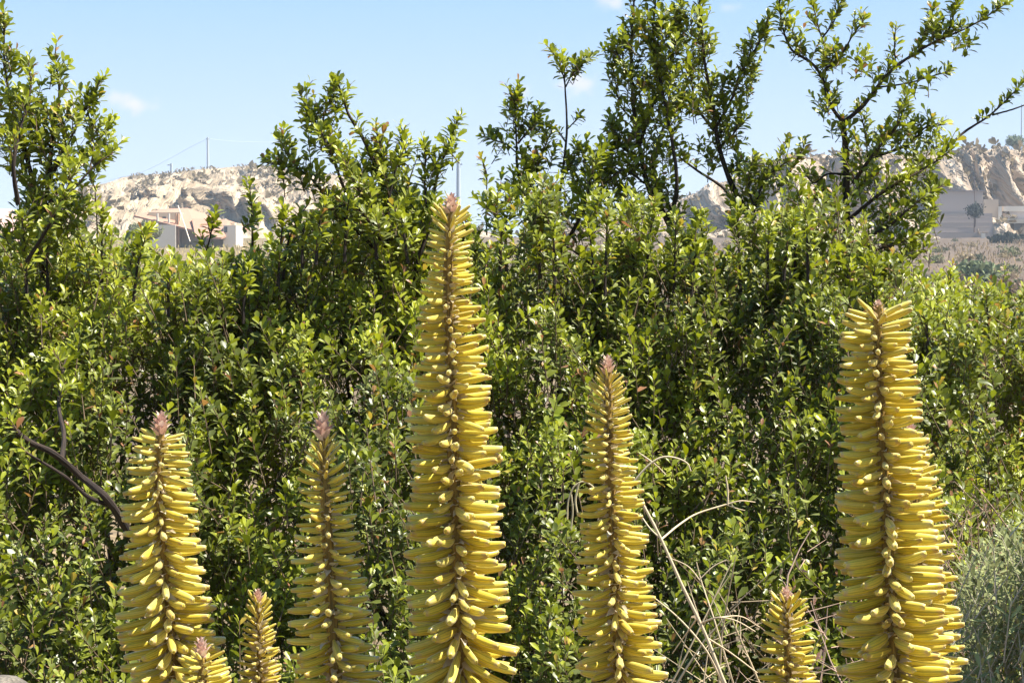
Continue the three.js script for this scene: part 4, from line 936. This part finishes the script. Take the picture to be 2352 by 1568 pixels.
farBush('scrub_bush', 'pale brown bush on the slope near the right frame edge', 2350, 640, 80, 40, 220, [0.26, 0.2, 0.15], 0, null, 800);
farBush('scrub_bush', 'dusty green bush at the left foot of the pale hill', 330, 560, 90, 50, 240, [0.22, 0.23, 0.12], 0, null, 900);
farBush('scrub_bush', 'brown bush on the hillside just right of the terracotta roof', 500, 504, 24, 40, 320, [0.2, 0.13, 0.1], 3, null, 500);
{
  const list = [], looks = [[0.17, 0.17, 0.08], [0.25, 0.18, 0.12], [0.1, 0.11, 0.06], [0.36, 0.28, 0.16]];
  for (let i = 0; i < 70; i++) {
    const px = i < 45 ? rr(2030, 2440) : rr(1350, 1900), d = 100 + Math.pow(rnd(), 0.8) * 260, x = ((px - 1176) / FOCAL) * d, c = V(x, groundY(x, -d), -d), tint = pick(looks), R = rr(0.5, 1.7);
    for (let j = 0; j < 180; j++) {
      const a = rnd() * 6.28, e = Math.acos(rnd()), k = Math.pow(rnd(), 0.4), dir = V(Math.sin(e) * Math.cos(a), Math.cos(e) * 0.75, Math.sin(e) * Math.sin(a));
      const lump = 0.8 + 0.6 * fbm(dir.x * 1.8 + px, dir.y * 1.8, dir.z * 1.8 + d, 3), ax = V(gauss(), gauss() + 0.4, gauss()).normalize(), nn = dir.clone().add(V(gauss(), gauss(), gauss()).multiplyScalar(0.6)), q = rr(0.7, 1.3);
      nn.addScaledVector(ax, -nn.dot(ax)).normalize();
      list.push({ pos: c.clone().addScaledVector(dir, R * k * lump), axis: ax, normal: nn, size: R * rr(0.16, 0.32), kind: j % 6, color: tint.map((v) => v * q) });
    }
  }
  tag(mesh('slope_scrub', mergedLeaves(list, V(0, 0, 0)), dullMat, scene), 'low brown and olive scrub scattered over the dry slope beyond the hedge', 'scrub', null, 'stuff');
}
// scattered scrub on the two hills, too small and many to count
{
  const list = [];
  for (const [name, n] of [['badland_hill', 1000], ['cliff_hill', 800]]) {
    const { point, x0, x1 } = hillSurface[name];
    for (let i = 0; i < n; i++) {
      const px = rr(Math.max(x0, -100), Math.min(x1, 2500)), t = rnd() < 0.08 ? rr(0.95, 1.01) : rr(0.1, 1), [x, y, z] = point(px, t);
      if (fbm(x * 0.06, t * 5, 3, 3) < -0.05 && t < 0.95) continue;
      const R = rr(0.35, 1.1) * (rnd() < 0.12 && t < 0.9 ? 1.8 : 1) * (t > 0.94 ? 0.6 : 1), k0 = rr(0.7, 1.3);
      for (let j = 0; j < 10; j++) {
        const dir = V(gauss(), Math.abs(gauss()), gauss()), pos = V(x, y, z).addScaledVector(dir, R * 0.75), ax = V(gauss(), gauss() + 0.3, gauss()).normalize(), nn = V(gauss(), gauss(), gauss() + 0.4);
        nn.addScaledVector(ax, -nn.dot(ax)).normalize();
        list.push({ pos, axis: ax, normal: nn, size: R * rr(0.8, 1.5), kind: j % 6, color: [0.2 * k0, 0.15 * k0, 0.08 * k0] });
      }
    }
  }
  const m = mesh('hillside_scrub', mergedLeaves(list, V(0, 0, 0)), dullMat, scene);
  tag(m, 'sparse dark scrub dotted over the pale hill and the cliff ridge', 'scrub', null, 'stuff');
}
// dry grass on the near slope beyond the hedge
{
  const list = [];
  for (let i = 0; i < 8000; i++) {
    const px = rr(-100, 2500), d = 60 + Math.pow(rnd(), 0.8) * 260, x = ((px - 1176) / FOCAL) * d, z = -d, y = groundY(x, z);
    const ax = V(gauss() * 0.5, 1, gauss() * 0.5).normalize(), nn = V(gauss(), 0, 1); nn.addScaledVector(ax, -nn.dot(ax)).normalize();
    const k = rr(0.7, 1.2), left = px < 1200;
    list.push({ pos: V(x, y - 0.03, z), axis: ax, normal: nn, size: rr(0.2, 0.5) * (0.6 + d / 300), kind: i % 3, color: left ? [0.5 * k, 0.4 * k, 0.17 * k] : [0.33 * k, 0.235 * k, 0.135 * k] });
  }
  const m = mesh('dry_grass', mergedLeaves(list, V(0, 0, 0), THIN_LEAVES), dullMat, scene);
  tag(m, 'straw coloured dry grass on the slope beyond the shrubs', 'grass', null, 'stuff');
}

scene.fog = new THREE.FogExp2(new THREE.Color(0.72, 0.83, 0.95), 0.00032);
renderer.render(scene, camera);
